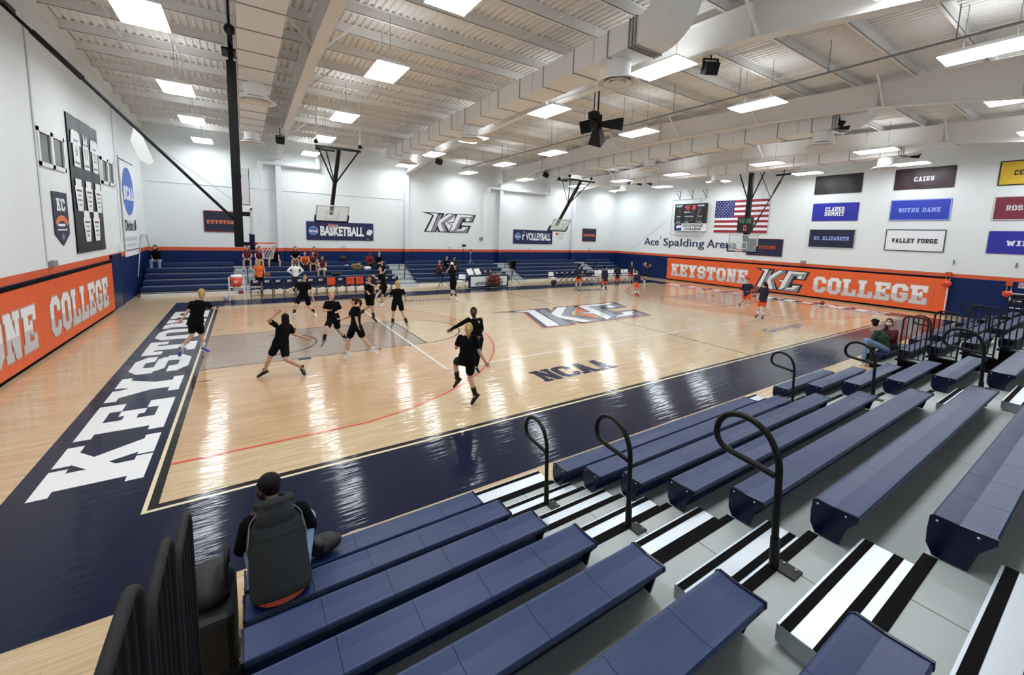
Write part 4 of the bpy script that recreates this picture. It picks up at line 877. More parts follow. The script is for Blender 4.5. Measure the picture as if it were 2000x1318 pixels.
for x, y in ((.42, .86), (2.3, .86), (1.6, .74), (.3, .2), (1.1, .2), (1.5, .2), (2.3, .2)): mb.polys(seg7('0', x, y, .16, .28), o, ux, uy, 0, .005)
mb.build('score_digits', K['led_d'], t)
mb = MB(); mb.box(XR - .3, 13.33, 4.3, XR - .12, 16.2, 4.93); o2 = Vector((XR - .3, 16.2, 4.3))
mb.polys([rc(.02, .03, .72, .6)], o2, ux, uy, 1, .004); mb.polys([[(.24, .2), (.7, .28), (.72, .45), (.4, .5), (.2, .4)]], o2, ux, uy, 0, .006); mb.polys([[(.3, .45), (.5, .45), (.46, .58), (.36, .58)]], o2, ux, uy, 3, .006)
mb.polys(move(sans('KEYSTONE', 1.9, .2, .035, .25), .82, .34), o2, ux, uy, 2, .004); mb.polys(move(sans('COLLEGE', 1.62, .2, .035, .25), .95, .08), o2, ux, uy, 2, .004)
mb.build('name_panel', [K['wcloth'], K['fl_blue'], K['lg_d'], K['rim']], t)
g = MB(); 
for a in (16.28, 14.1): g.tube([(XR - .6, a, 3.96), (XR - .6, a if a > 15 else 13.65, 6.87)], .018, 6)
g.tube([(XR - .6, 16.28, 6.86), (XR - .6, 13.65, 6.88)], .025, 6); g.tube([(XR - .6, 16.28, 3.96), (XR - .6, 14.1, 3.96)], .025, 6); g.tube([(XR - .6, 16.28, 6.86), (XR - .02, 16.28, 6.86)], .018, 6); g.tube([(XR - .6, 13.65, 6.88), (XR - .02, 13.65, 6.88)], .018, 6); g.tube([(XR - .6, 14.1, 3.96), (XR - .02, 14.1, 3.96)], .018, 6); g.tube([(XR - .6, 16.28, 3.96), (XR - .02, 16.28, 3.96)], .018, 6)
g.build('guard_frame', K['grey'], t)
for i, y in enumerate((16.05, 14.85, 13.6)):
    mb = MB(); mb.tube([(XR - .02, y, 7.62), (XR - .62, y, 7.6), (XR - .02, y, 6.98), (XR - .02, y, 7.62)], .022, 6)
    setp(mb.build('wall_bracket', K['black']), 'black triangular bracket above the scoreboard, %s from the left' % ('first', 'second', 'third')[i], 'bracket', 'brackets above the scoreboard')
# exit sign, climbing floats and hooks, white fan at the right edge
t = thing('exit_sign', 'white exit sign with red lettering at the right edge', 'sign')
mb = MB(); mb.box(XR - .08, -3.6, 1.75, XR, -3.2, 2.0); mb.build('box', K['plast_w'], t); o = Vector((XR - .08, -3.22, 1.78)); mb = MB(); mb.polys(move(sans('EXIT', .34, .18, .03), .01, .01), o, Vector((0, -1, 0)), Vector((0, 0, 1)), 0, .004); mb.build('lettering', K['fl_red'], t)
for i, (y, z) in enumerate(((-.78, 1.68), (-2.92, 1.43))):
    t = thing('hanging_float', ('orange round float hanging at the end of the orange wall pad', 'orange round float hanging on the navy wall by the white rack')[i], 'float')
    mb = MB(); mb.ball((XR - .22, y, z), .12, .2, .16, n=16); mb.build('float_body', K['orange_p'], t)
    mb = MB()
    for a, b in ((-.08, .03), (.08, .03), (0, -.05)): mb.ball((XR - .335, y + a, z + b), .02, .035, .03, n=8)
    mb.build('hole', K['maroon2'], t)
    mb = MB(); mb.tube([(XR - .12, y + .08, z + .12), (XR - .06, y + .05, z + .5)], .01, 6); mb.tube([(XR - .12, y - .08, z + .12), (XR - .06, y - .05, z + .5)], .01, 6); mb.build('strap', K['let_g'], t)
    mb = MB(); mb.box(XR - .16, y - .1, z + .38, XR, y + .12, z + .62); mb.build('wall_mount', K['seam'], t)
    mb = MB(); mb.box(XR - .05, y - .13, 2.72, XR, y - .07, 2.95); mb.tube([(XR - .05, y - .1, 2.92), (XR - .14, y - .14, 2.94), (XR - .14, y - .16, 2.78)], .012, 6)
    setp(mb.build('wall_hook', K['grey']), ('grey hook on the white wall above the end of the orange pad', 'grey hook on the white wall above the white rack')[i], 'hook')
t = thing('storage_rack', 'white wall rack at the right edge above the rear benches', 'rack')
for z in (.75, 1.1, 1.45): mb = MB(); mb.box(XR - .3, -3.6, z, XR, -3.0, z + .03); mb.build('shelf', K['plast_w'], t)
for y in (-3.58, -3.02): mb = MB(); mb.box(XR - .3, y - .02, .6, XR - .26, y + .02, 1.6); mb.build('upright', K['plast_w'], t)
mb = MB(); mb.tube([(XR - .16, -.83, .1), (XR - .16, -.83, 1.45)], .03, 8); setp(mb.build('white_pole', K['plast_w']), 'thin white pole standing at the end of the orange wall pad', 'pole')
# small white outlets along the far wall band
for i, (x, nm) in enumerate(((6.6, 'below the BASKETBALL banner'), (14.3, 'below the two-letter mark'), (21.9, 'below the VOLLEYBALL banner'), (29.0, 'below the small corner banner'))):
    mb = MB(); mb.box(x - .12, YF - .05, 2.26, x + .12, YF, 2.42); setp(mb.build('wall_outlet', K['let_g']), 'small grey outlet box on the far wall ' + nm, 'outlet')
# ================================================================== HOOPS
def rim_net(t, c, toward, tilt=None):
    """rim centre c, toward = unit vector from board to rim"""
    mb = MB(); mb.tube([(c[0] + .2286 * math.cos(2 * math.pi * k / 32), c[1] + .2286 * math.sin(2 * math.pi * k / 32), c[2]) for k in range(32)], .011, 8, closed=True)
    v = Vector(toward); s_ = v.cross(Vector((0, 0, 1))); C_ = Vector(c)
    mb.beam(C_ - v * .23 + s_ * .09, C_ - v * .38 + s_ * .09, .02, .03); mb.beam(C_ - v * .23 - s_ * .09, C_ - v * .38 - s_ * .09, .02, .03)
    q = [C_ - v * .38 + s_ * .1, C_ - v * .38 - s_ * .1, C_ - v * .22 - s_ * .05, C_ - v * .22 + s_ * .05, C_ - v * .38 + s_ * .06 + Vector((0, 0, -.16)), C_ - v * .38 - s_ * .06 + Vector((0, 0, -.16))]
    mb.add(q, [(0, 1, 2, 3), (3, 2, 5, 4), (0, 3, 4), (1, 5, 2), (0, 4, 5, 1)])
    rm = mb.build('rim', K['rim'], t)
    mb = MB(); n = 12
    for sgn in (1, -1):
        for k in range(n):
            pts = []
            for j in range(7):
                f = j / 6; rr = .225 - .10 * f ** .7; a = 2 * math.pi * (k + sgn * j * .5) / n
                pts.append((c[0] + rr * math.cos(a), c[1] + rr * math.sin(a), c[2] - .01 - .44 * f))
            mb.tube(pts, .0045, 4, caps=False)
    mb.tube([(c[0] + .125 * math.cos(2 * math.pi * k / 20), c[1] + .125 * math.sin(2 * math.pi * k / 20), c[2] - .45) for k in range(20)], .005, 4, closed=True)
    mb.build('net', K['net'], rm)
def board_parts(t, w, h, mtx, pad=True):
    """glass board in local frame: x across, z up, facing -y; mtx places it"""
    def put(mb): mb.v = [tuple(mtx @ Vector(v)) for v in mb.v]; return mb
    mb = MB(); mb.box(-w / 2, -.006, 0, w / 2, .006, h); put(mb).build('glass', K['board'], t)
    mb = MB(); f = .05
    for a, b, c, d in ((-w / 2, 0, w / 2, f), (-w / 2, h - f, w / 2, h), (-w / 2, 0, -w / 2 + f, h), (w / 2 - f, 0, w / 2, h)): mb.box(a, -.02, b, c, .03, d)
    put(mb).build('frame', K['let_g'], t)
    mb = MB(); iw, ih, z0 = .61, .46, .15
    for a, b, c, d in ((-iw / 2, z0, iw / 2, z0 + .045), (-iw / 2, z0 + ih - .045, iw / 2, z0 + ih), (-iw / 2, z0, -iw / 2 + .045, z0 + ih), (iw / 2 - .045, z0, iw / 2, z0 + ih)): mb.box(a, -.009, b, c, -.007, d)
    put(mb).build('target_square', K['let_w'], t)
    if pad:
        mb = MB(); mb.box(-w / 2 - .04, -.05, -.05, w / 2 + .04, .06, .03); mb.box(-w / 2 - .04, -.05, 0, -w / 2 + .03, .06, .38); mb.box(w / 2 - .03, -.05, 0, w / 2 + .04, .06, .38)
        put(mb).build('edge_pad', K['cap'], t)
def main_hoop(side):
    left = side == 'L'; sg = 1 if left else -1; ex = 0 if left else CL
    X = lambda d: ex + sg * d
    t = thing('basketball_hoop', 'ceiling-hung hoop with tall black mast at left, seen from the side' if left else 'ceiling-hung hoop in front of the flag on the right', 'basketball hoop', (0, 0, 0), group=None)
    face = Matrix.Translation((X(1.22), cy, 2.93)) @ Matrix.Rotation(R(90 if left else -90), 4, 'Z')
    board_parts(t, 1.83, 1.07, face)
    rim_net(t, (X(1.6), cy, 3.05), (sg, 0, 0))
    mb = MB(); mb.box(min(X(.80), X(1.02)), cy - .13, 2.93, max(X(.80), X(1.02)), cy + .13, 7.9); mb.box(min(X(.85), X(.97)), cy - .06, 7.9, max(X(.85), X(.97)), cy + .06, 8.75)
    m_ = mb.build('mast', K['black'], t, bevel=.01)
    mb = MB(); mb.ball((X(.91), cy, 8.72), .14, n=12); mb.build('mast_cap', K['black'], m_); mb = MB(); mb.box(X(.91) - .2, cy - .3, 8.1, X(.91) + .2, cy + .3, 8.16); mb.build('mast_clamp', K['black'], m_)
    mb = MB(); mb.beam((X(.95), cy, 3.86), (X(1.2), cy, 3.86), .12, .12); mb.beam((X(.95), cy, 3.02), (X(1.2), cy, 3.02), .12, .1); mb.build('bracket', K['black'], t)
    mb = MB(); mb.tube([(X(.85), cy, 3.66), (X(-3.15), cy, 8.1)], .038, 8); mb.build('brace', K['black'], t)
    mb = MB(); mb.tube([(X(-2.0), cy, 6.83), (X(-2.75), cy, 7.66)], .06, 10); mb.build('brace_sleeve', K['black'], t)
    mb = MB(); mb.tube([(X(.85), cy + .12, 4.2), (X(-.9), cy + .4, 5.6), (X(-2.9), cy + .8, 7.9)], .006, 5); mb.build('hoist_cable', K['grey'], t)
    if left:
        mb = MB(); mb.prism([(-1.0, 5.66), (-.82, 5.05), (-.9, 4.98), (-1.1, 5.1), (-1.24, 5.55), (-1.16, 5.86)], 'Y', cy - .02, cy + .02); mb.build('white_plate', K['plast_w'], t)
    if not left:
        for s in (-1, 1):
            mb = MB(); mb.beam((X(.91), cy + s * .12, 6.2), (X(.91), cy + s * .9, 8.2), .06, .06); mb.build('side_brace', K['black'], t)
    mb = MB(); mb.box(X(.91) - .04, cy - 1.5, 8.2, X(.91) + .04, cy + 1.5, 8.3); mb.build('top_beam', K['black'], t); mb = MB(); mb.box(X(-3.15) - .05, cy - .5, 8.1, X(-3.15) + .05, cy + .5, 8.2); mb.build('top_beam', K['black'], t)
    mb = MB(); mb.tube([(X(.91), cy - 1.4, 8.3), (X(.91), cy - 1.4, 9.2)], .03, 8); mb.tube([(X(.91), cy + 1.4, 8.3), (X(.91), cy + 1.4, 9.2)], .03, 8); mb.tube([(X(-3.15), cy, 8.2), (X(-3.15), cy, 9.2)], .03, 8); mb.build('roof_hanger', K['black'], t)
    if not left:
        mb = MB(); mb.tube([(X(.88), cy - .3, 8.2), (X(.7), cy - 1.15, 6.25)], .02, 6); mb.tube([(X(.7), cy - 1.15, 6.25), (X(1.0), cy - .1, 3.9)], .012, 6); mb.build('stay_rod', K['black'], t)
    # shot clock riding on the mast
    c = thing('shot_clock', 'shot clock above the left hoop, seen edge-on' if left else 'two-line shot clock above the right hoop', 'clock')
    xa, xb = sorted((X(1.03), X(1.19))); mb = MB(); mb.box(xa, cy - .46, 4.12, xb, cy + .46, 5.08); mb.build('case', K['let_g'] if left else K['nblack'], c)
    mb = MB(); xf = X(1.195); mb.box(min(xf, X(1.205)), cy - .46, 4.12, max(xf, X(1.205)), cy + .46, 5.08); mb.build('face', K['nblack'], c)
    ux = Vector((0, sg, 0)); o = Vector((X(1.212), cy - sg * .46, 4.12)); mb = MB()
    for i, d in enumerate('4219'): mb.polys(seg7(d, .1 + .2 * i, .6, .13, .26), o, ux, (0, 0, 1), 0, 0)
    mb.polys(seg7('0', .42, .12, .16, .34), o, ux, (0, 0, 1), 1, 0)
    mb.build('digits', [K['led_g'], K['led_r']], c)
    mb = MB(); mb.beam((X(.98), cy, 4.3), (X(1.04), cy, 4.3), .1, .05); mb.beam((X(.98), cy, 4.9), (X(1.04), cy, 4.9), .1, .05); mb.build('clamp', K['black'], c)
main_hoop('L'); main_hoop('R')
def side_hoop(x, label):
    t = thing('basketball_hoop', label, 'basketball hoop')
    top = Vector((x, 13.85, 7.0)); bot = Vector((x, 16.25, 4.05)); ax = (top - bot).normalized(); tilt = math.atan2(bot.y - top.y, top.z - bot.z)
    mtx = Matrix.Translation((x, 16.02, 3.90)) @ Matrix.Rotation(tilt, 4, 'X')
    board_parts(t, 1.5, .95, mtx)
    mb = MB(); mb.beam(top, bot + ax * .25, .16, .14); mb.build('mast', K['black'], t)
    cc = mtx @ Vector((0, -.42, .12)); rim_net(t, cc, (0, -1, 0))
    for s in (-1, 1):
        mb = MB(); mb.beam(bot + ax * 2.0, (x + s * .85, 13.85, 7.05), .05, .05); mb.build('side_brace', K['black'], t)
    mb = MB(); mb.beam((x - .95, 13.85, 7.08), (x + (1.22 if x > 10 else .95), 13.85, 7.08), .08, .1); mb.build('top_beam', K['black'], t); mb = MB(); mb.beam((x - .75, 15.3, 7.2), (x + .1, 15.3, 7.2), .08, .08); mb.build('top_beam', K['black'], t)
    mb = MB(); mb.beam((x - .3, 15.3, 7.2), (x, 15.0, 5.7), .04, .04); mb.beam((x - .6, 15.3, 7.2), (x - .6, 13.85, 7.08), .05, .05); mb.build('fold_brace', K['black'], t)
    for a, y in ((-.92, 13.85), (1.2 if x > 10 else .92, 13.85), (-.7, 15.3)): m2 = MB(); m2.tube([(x + a, y, 7.08), (x + a, y, deck_z(y) + .01)], .025, 8); m2.build('roof_hanger', K['steel'], t)
    for a, y in ((-.92, 13.85), (.92, 13.85), (-.65, 15.2)): mb = MB(); mb.ball((x + a, y, 7.28), .1, n=10); mb.build('pulley', K['black'], t)
side_hoop(4.72, 'folded-back practice hoop above the BASKETBALL banner'); side_hoop(19.15, 'folded-back practice hoop above the VOLLEYBALL banner')

# ================================================================== CEILING FITTINGS
t = thing('curtain_track', 'thin dark pipe track slanting across the upper right under the roof', 'track')
mb = MB(); mb.tube([(14.33, -7.0, 8.12), (14.33, 21.2, 8.12)], .03, 8); mb.build('track_pipe', K['grey'], t)
for k in range(12):
    y = -6 + 2.4 * k; mb = MB(); mb.tube([(14.33, y, 8.12), (14.33, y, purlin_z(y) + .1)], .012, 6); mb.build('hanger_rod', K['grey'], t)
t = thing('speaker_cluster', 'cluster of three black ceiling loudspeakers under the roof at mid picture', 'speaker', (12.6, 5.7, 7.85))
def horn(parent, d, roll, w, l):
    M3 = Vector(d).to_track_quat('Y', 'Z').to_matrix().to_4x4() @ Matrix.Rotation(roll, 4, 'Y'); mb = MB()
    a, b = w * .45, w; P = [(-a / 2, .1, -a * .4), (a / 2, .1, -a * .4), (a / 2, .1, a * .4), (-a / 2, .1, a * .4), (-b / 2, l, -b * .45), (b / 2, l, -b * .45), (b / 2, l, b * .45), (-b / 2, l, b * .45)]
    mb.add([M3 @ Vector(p) for p in P], [(0, 1, 2, 3), (7, 6, 5, 4), (0, 4, 5, 1), (1, 5, 6, 2), (2, 6, 7, 3), (3, 7, 4, 0)]); s_ = mb.build('speaker_box', K['blackm'], parent)
    mb = MB(); c = .95; P = [(-b / 2 * c, l + .005, -b * .45 * c), (b / 2 * c, l + .005, -b * .45 * c), (b / 2 * c, l + .005, b * .45 * c), (-b / 2 * c, l + .005, b * .45 * c)]; mb.add([M3 @ Vector(p) for p in P], [(3, 2, 1, 0)]); mb.build('grille', K['under'], s_)
horn(t, (-.75, -.1, -.25), 0, .5, .75); horn(t, (.75, -.9, -.05), .2, .5, .95); horn(t, (.55, .55, -.62), .4, .55, .85)
mb = MB(); mb.box(-.12, -.12, -.15, .12, .12, .35); mb.box(-.5, -.3, .1, -.2, .0, .36); mb.tube([(0, 0, .3), (0, 0, 1.4)], .03, 8); mb.tube([(-.35, -.15, .3), (-.35, -.15, 1.4)], .02, 6); mb.build('mount', K['black'], t)
SP = [((11.14, 0.18, 8.0), 'hanging at the end of the nearest big lamp'), ((19.51, 0.16, 8.0), 'above the white diffuser left of the banners'), ((27.66, 0.1, 8.0), 'above the dark maroon banner'), ((2.71, 17.77, 7.9), 'on the girder beside the left hoop mast'), ((11.2, 17.9, 7.9), 'on the second girder at the far side'), ((19.2, 17.6, 7.9), 'on the third girder at the far side'), ((26.1, 16.2, 7.95), 'leftmost of a close trio near the far right corner'), ((27.1, 15.9, 7.95), 'middle of a close trio near the far right corner'), ((27.45, 15.2, 7.95), 'rightmost of a close trio near the far right corner')]
for i, (p, lb) in enumerate(SP):
    t = thing('ceiling_speaker', 'small black box speaker ' + lb, 'speaker', p, R(-30 if i < 3 else 10), 'small speakers under the girders')
    mb = MB(); mb.cbox((0, 0, -.1), .34, .3, .3, 0, Matrix.Rotation(R(25), 3, 'X')); mb.build('speaker_box', K['blackm'], t, bevel=.02)
    mb = MB(); mb.box(-.2, -.03, -.15, -.17, .03, .12); mb.box(.17, -.03, -.15, .2, .03, .12); mb.box(-.2, -.03, .1, .2, .03, .13); mb.tube([(0, 0, .1), (0, 0, .5)], .02, 6); mb.build('yoke', K['black'], t)

# ================================================================== TEAM BENCHES AND TABLES
def chair_proto(name, label, group, dark=True, mark=True):
    """folding chair facing -Y"""
    t = thing(name, label, 'chair', group=group); fr = K['black'] if dark else K['plast_w']; pd = K['cap'] if dark else K['plast_w']
    mb = MB(); mb.box(-.21, -.22, .42, .21, .2, .47); mb.build('seat', pd, t, bevel=.015)
    mb = MB(); P = [(-.21, .22, .56), (.21, .22, .56), (.21, .26, .86), (-.21, .26, .86)]
    mb.add([(x, y, z) for x, y, z in P] + [(x, y + .035, z) for x, y, z in P], [(0, 1, 2, 3), (7, 6, 5, 4), (1, 0, 4, 5), (2, 1, 5, 6), (3, 2, 6, 7), (0, 3, 7, 4)], 0)
    if mark:
        mb.polys(move([[(a + .22 * b, b) for a, b in p] for p in slab('KC', .2, .105, .8)], -.12, .17), (0, .218, .56), (1, 0, 0), (0, .13, .99), 1, .004)
        mb.polys([rc(-.06, -.225, .1, -.19)], (0, -.224, .64), (1, 0, 0), (0, 0, 1), 1, .002)
    mb.build('backrest', [pd, K['let_w']], t, bevel=.0)
    for s in (-1, 1):
        mb = MB(); mb.tube([(s * .225, .27, .84), (s * .225, .2, .46), (s * .225, -.22, .0)], .012, 6); mb.build('leg', fr, t)
        mb = MB(); mb.tube([(s * .205, -.19, .43), (s * .205, .27, .0)], .012, 6); mb.build('leg', fr, t)
    mb = MB(); mb.tube([(-.225, -.12, .12), (.225, -.12, .12)], .009, 6); mb.tube([(-.205, .2, .08), (.205, .2, .08)], .009, 6); mb.build('stretcher', fr, t)
    return t
ORD = ['first', 'second', 'third', 'fourth', 'fifth', 'sixth', 'seventh', 'eighth', 'ninth', 'tenth', 'eleventh', 'twelfth', 'thirteenth', 'fourteenth', 'fifteenth']
hc = None; HOME = [1.42 + .495 * i for i in range(15)]
for i, x in enumerate(HOME):
    lb = 'navy folding chair with white mark, %s from the cooler stand in the home bench row' % ORD[i]
    if hc is None: hc = chair_proto('folding_chair', lb, 'home bench chairs'); hc.location = (x, 17.35, 0)
    else: dup(hc, (x, 17.35 + .01 * (i % 3), 0), R((i * 37 % 5) - 2), lb)
for i in range(8):
    dup(hc, (20.55 + .52 * i, 17.3, 0), R((i * 29 % 5) - 2), 'navy folding chair with white mark, %s from the left in the visitors bench row' % ORD[i], 'visitors bench chairs')
wc = chair_proto('white_folding_chair', 'white folding chair, first from the left behind the white bench table', 'white chairs of the visitors bench', dark=False, mark=False); wc.location = (24.9, 17.75, 0)
for i in range(1, 8): dup(wc, (24.9 + .52 * i, 17.75, 0), R((i * 31 % 7) - 3), 'white folding chair, %s from the left behind the white bench table' % ORD[i])
dup(wc, (20.0, 17.3, 0), 0, 'white folding chair left of the navy visitors bench row', 'spare white chairs')
# practice shirts hung over three home chairs
for i, (k, lb) in enumerate(((7, 'plain orange bag on a home bench chair'), (9, 'orange practice shirt on the chair left of its twin'), (10, 'orange practice shirt on the chair right of its twin'))):
    x = HOME[k]; mb = MB(); mb.prism([(x - .2, .5), (x + .2, .5), (x + .19, .84), (x + .25, .9), (x - .25, .9), (x - .19, .84)], 'Y', 17.52, 17.56)
    if i: mb.polys(move(slab('II', .14, .16, 1), x - .07, .66), (0, 17.519, 0), (1, 0, 0), (0, 0, 1), 1, .003)
    setp(mb.build('practice_shirt' if i else 'tote_bag', [K['orange_p'], K['maroon2']]), lb, 'shirt' if i else 'bag')
def table(name, label, x0, x1, y0, y1, z, m, legs=K['black']):
    t = thing(name, label, 'table'); mb = MB(); mb.box(x0, y0, z - .04, x1, y1, z); mb.build('tabletop', m, t, bevel=.01)
    for x in (x0 + .12, x1 - .12):
        for y in (y0 + .06, y1 - .06): mb = MB(); mb.tube([(x, y, 0), (x, y, z - .04)], .016, 8); mb.build('leg', legs, t)
    return t
t = table('scorers_table', 'scorers table with a white lettered front panel at mid court', 12.9, 15.85, 16.98, 17.7, .84, K['nblack'])
mb = MB(); mb.box(12.9, 16.9, .05, 15.85, 16.97, .82); mb.build('panel_frame', K['cap'], t)
mb = MB(); mb.box(13.02, 16.885, .13, 15.74, 16.9, .76); o = Vector((13.02, 16.885, .13)); ux = Vector((1, 0, 0)); uz = Vector((0, 0, 1))
mb.polys(move(sans('KEYSTONE GIANTS', 2.1, .2, .04, .25), .32, .06), o, ux, uz, 1, .003)
logo(mb, o + ux * 1.1 + uz * .3, ux * .7, uz * .28, (1, 0, 2), .002)
mb.build('front_panel', [K['wcloth'], K['lg_d'], K['lg_g']], t)
for i, (x, m, lb) in enumerate(((13.25, 'plast_w', 'white panel tilted on the scorers table, left one'), (13.78, 'plast_w', 'white panel tilted on the scorers table, right one'), (14.3, 'nblack', 'black console case on the scorers table beside the white panels'), (14.72, 'nblack', 'black console case on the scorers table, right of its twin'))):
    mb = MB(); mb.cbox((x, 17.45, 1.02), .42 if m == 'plast_w' else .34, .04, .46 if m == 'plast_w' else .36, 0, Matrix.Rotation(R(-32), 3, 'X') @ Matrix.Rotation(R(-12), 3, 'Y'))
    ob = mb.build('display_panel' if m == 'plast_w' else 'control_console', K[m], bevel=.012); setp(ob, lb, 'panel' if m == 'plast_w' else 'console')
    if m == 'nblack':
        mb = MB(); mb.cbox((x + .03, 17.41, 1.05), .06, .02, .18, 0, Matrix.Rotation(R(-32), 3, 'X')); mb.build('button_strip', K['let_g'], ob)
    mb = MB(); mb.box(x - .12, 17.42, .84, x + .12, 17.6, .9); mb.build('foot', K['black'], ob)
for x, lb in ((15.1, 'white folding chair behind the scorers table, left of two'), (15.7, 'white folding chair behind the scorers table, right of two'), (12.5, 'grey folding chair at the left end of the scorers table')): dup(wc, (x, 18.15, 0) if x > 13 else (12.55, 17.4, 0), R(180) if x > 13 else R(-50), lb, 'chairs at the scorers table')
# ball rack with its balls
t = thing('ball_rack', 'black ball rack full of basketballs before the scorers table', 'rack', (14.6, 16.62, 0))
for s in (-1, 1):
    for yy in (-.14, .14): mb = MB(); mb.tube([(s * .52, yy, .06), (s * .52, yy, .72)], .014, 8); mb.build('upright', K['black'], t)
for z in (.2, .46): mb = MB(); mb.tube([(-.52, -.12, z), (.52, -.12, z)], .012, 6); mb.tube([(-.52, .12, z), (.52, .12, z)], .012, 6); mb.build('shelf_rail', K['black'], t)
for s in (-1, 1):
    for yy in (-.14, .14): mb = MB(); mb.ball((s * .52, yy, .045), .045, .02, .045, n=10); mb.build('castor', K['black'], t)
def ball_mesh(r, m):
    mb = MB(); mb.ball((0, 0, 0), r, n=22, mi=0)
    for ax in range(3):
        pts = []
        for k in range(28):
            a = 2 * math.pi * k / 28; c, s = r * math.cos(a), r * math.sin(a); pts.append([(c, s, 0), (c, 0, s), (0, c, s)][ax])
        mb.tube(pts, .0035, 4, 1, closed=True)
    return mb
def ball(p, m, label, group=None, proto=[None, None]):
    i = 0 if m == 'ball' else 1
    if proto[i] is None: proto[i] = ball_mesh(.118, m).build('basketball', [K[m], K['black']]); o = proto[i]
    else: o = proto[i].copy(); col.objects.link(o)
    o.location = p; o.rotation_euler = (random.random() * 3, random.random() * 3, 0); setp(o, label, 'basketball', group)
    if not group and 'group' in o: del o['group']
    return o
n_ = 0
for row, z, xs in (('lower', .32, (-.38, -.13, .12, .37)), ('upper', .58, (-.38, -.13, .12, .37)), ('top', .79, (-.25, 0, .25))):
    for i, x in enumerate(xs): ball((14.6 + x, 16.62, z), 'balld', 'dark red basketball in the ball rack, %s layer, %s from the left' % (row, ORD[i]), 'balls in the rack')
# drinks stand
t = thing('drinks_stand', 'white plastic drinks stand at the left end of the home bench', 'stand', (.64, 16.85, 0))
for s in (-1, 1):
    for yy in (-.16, .16): mb = MB(); mb.tube([(s * .29, yy, .02), (s * .29, yy, 1.12)], .028, 8); mb.build('leg', K['plast_w'], t)
for z in (.28, .62): mb = MB(); mb.box(-.3, -.18, z, .3, .18, z + .03); mb.build('shelf', K['plast_w'], t)
t = thing('drinks_cooler', 'orange drinks cooler with white lid on the white stand', 'cooler', (.64, 16.85, .655))
mb = MB(); mb.lathe([(0, 0), (.19, 0), (.22, .25), (.225, .46), (0, .46)], n=24); mb.build('cooler_body', K['orange_p'], t)
mb = MB(); mb.lathe([(.235, .46), (.24, .5), (.2, .56), (0, .57)], n=24); mb.build('lid', K['plast_w'], t)
mb = MB(); mb.polys(move(slab('KC', .16, .1, .6), -.08, .2), (0, -.228, 0), (1, 0, 0), (0, 0, 1), 0, .002); mb.tube([(0, -.22, .06), (0, -.28, .05), (0, -.28, .0)], .015, 6); mb.build('tap', K['plast_w'], t)
mb = MB(); mb.box(.7, 16.76, .31, .94, 16.96, .45); setp(mb.build('red_bag', K['fl_red'], bevel=.04), 'dark red bag on the lower shelf of the drinks stand', 'bag')
mb = MB(); mb.lathe([(0, 0), (.09, 0), (.12, .3), (.11, .3), (.085, .02)], (.22, 16.8, 0), 20); setp(mb.build('waste_bucket', K['let_g']), 'pale bucket on the floor left of the drinks stand', 'bucket')
# tripods
def tripod(name, label, cat, p, h, spread=.55, head=None, m=None):
    t = thing(name, label, cat, p); m = m or K['black']
    for k in range(3):
        a = R(90 + 120 * k); mb = MB(); mb.tube([(spread * math.cos(a), spread * math.sin(a), .0), (0, 0, min(.62, h * .5))], .014, 6); mb.build('leg', m, t)
    mb = MB(); mb.tube([(0, 0, .12), (0, 0, h)], .018, 8); mb.build('pole', m, t)
    if head: head(t, h)
    return t
def h_speaker(t, h):
    mb = MB(); mb.prism([(-.2, -.17), (.2, -.17), (.13, .17), (-.13, .17)], 'Z', h - .05, h + .56); mb.build('speaker_box', K['blackm'], t, bevel=.02)
    mb = MB(); mb.box(-.17, -.18, h, .17, -.172, h + .5); mb.build('grille', K['under'], t)
tripod('speaker_stand', 'black loudspeaker on a tripod right of the scorers table', 'speaker', (17.1, 18.4, 0), 1.13, .62, h_speaker)
def h_small(t, h): mb = MB(); mb.cbox((0, 0, h + .04), .12, .1, .08); mb.build('phone_clamp', K['black'], t); mb = MB(); mb.ball((.0, -.05, h * .86), .035, n=8); mb.build('clip', K['plast_w'], t)
tripod('tripod_stand', 'black tripod on the floor left of the scorers table', 'tripod', (11.5, 17.85, 0), 1.15, .6, h_small)
def h_cam(t, h):
    mb = MB(); mb.cbox((0, -.05, h + .1), .16, .34, .16); mb.build('camera_body', K['blackm'], t); mb = MB(); mb.lathe([(.06, 0), (.075, .12)], (0, -.34, h + .1), 12, axis='Y'); mb.build('lens', K['black'], t); mb = MB(); mb.tube([(0, 0, h), (-.4, .1, h - .06)], .01, 6); mb.build('pan_handle', K['black'], t)
tripod('camera_tripod', 'video camera on a tall black tripod on the far bleachers', 'camera', (14.75, 21.55, .93), 1.55, .4, h_cam)
tripod('camera_tripod', 'tall silver and black tripod on the far bleachers right of the video camera', 'tripod', (15.35, 21.55, .93), 1.28, .35, h_small, K['galv'])
# white bench table, visitors
table('bench_table', 'long white table in front of the visitors white chairs', 24.6, 28.6, 16.98, 17.4, .55, K['plast_w'])
t = thing('padded_chair', 'white padded medical chair at the right end of the visitors bench', 'chair', (29.0, 17.5, 0))
mb = MB(); mb.box(-.3, -.2, .45, .3, .25, .53); mb.build('seat', K['plast_w'], t, bevel=.03); mb = MB(); mb.box(-.3, .2, .5, .3, .28, 1.15); mb.build('backrest', K['plast_w'], t, bevel=.03)
for sx in (-.26, .26):
    for sy in (-.16, .22): mb = MB(); mb.tube([(sx, sy, 0), (sx, sy, .45)], .018, 8); mb.build('leg', K['let_g'], t)
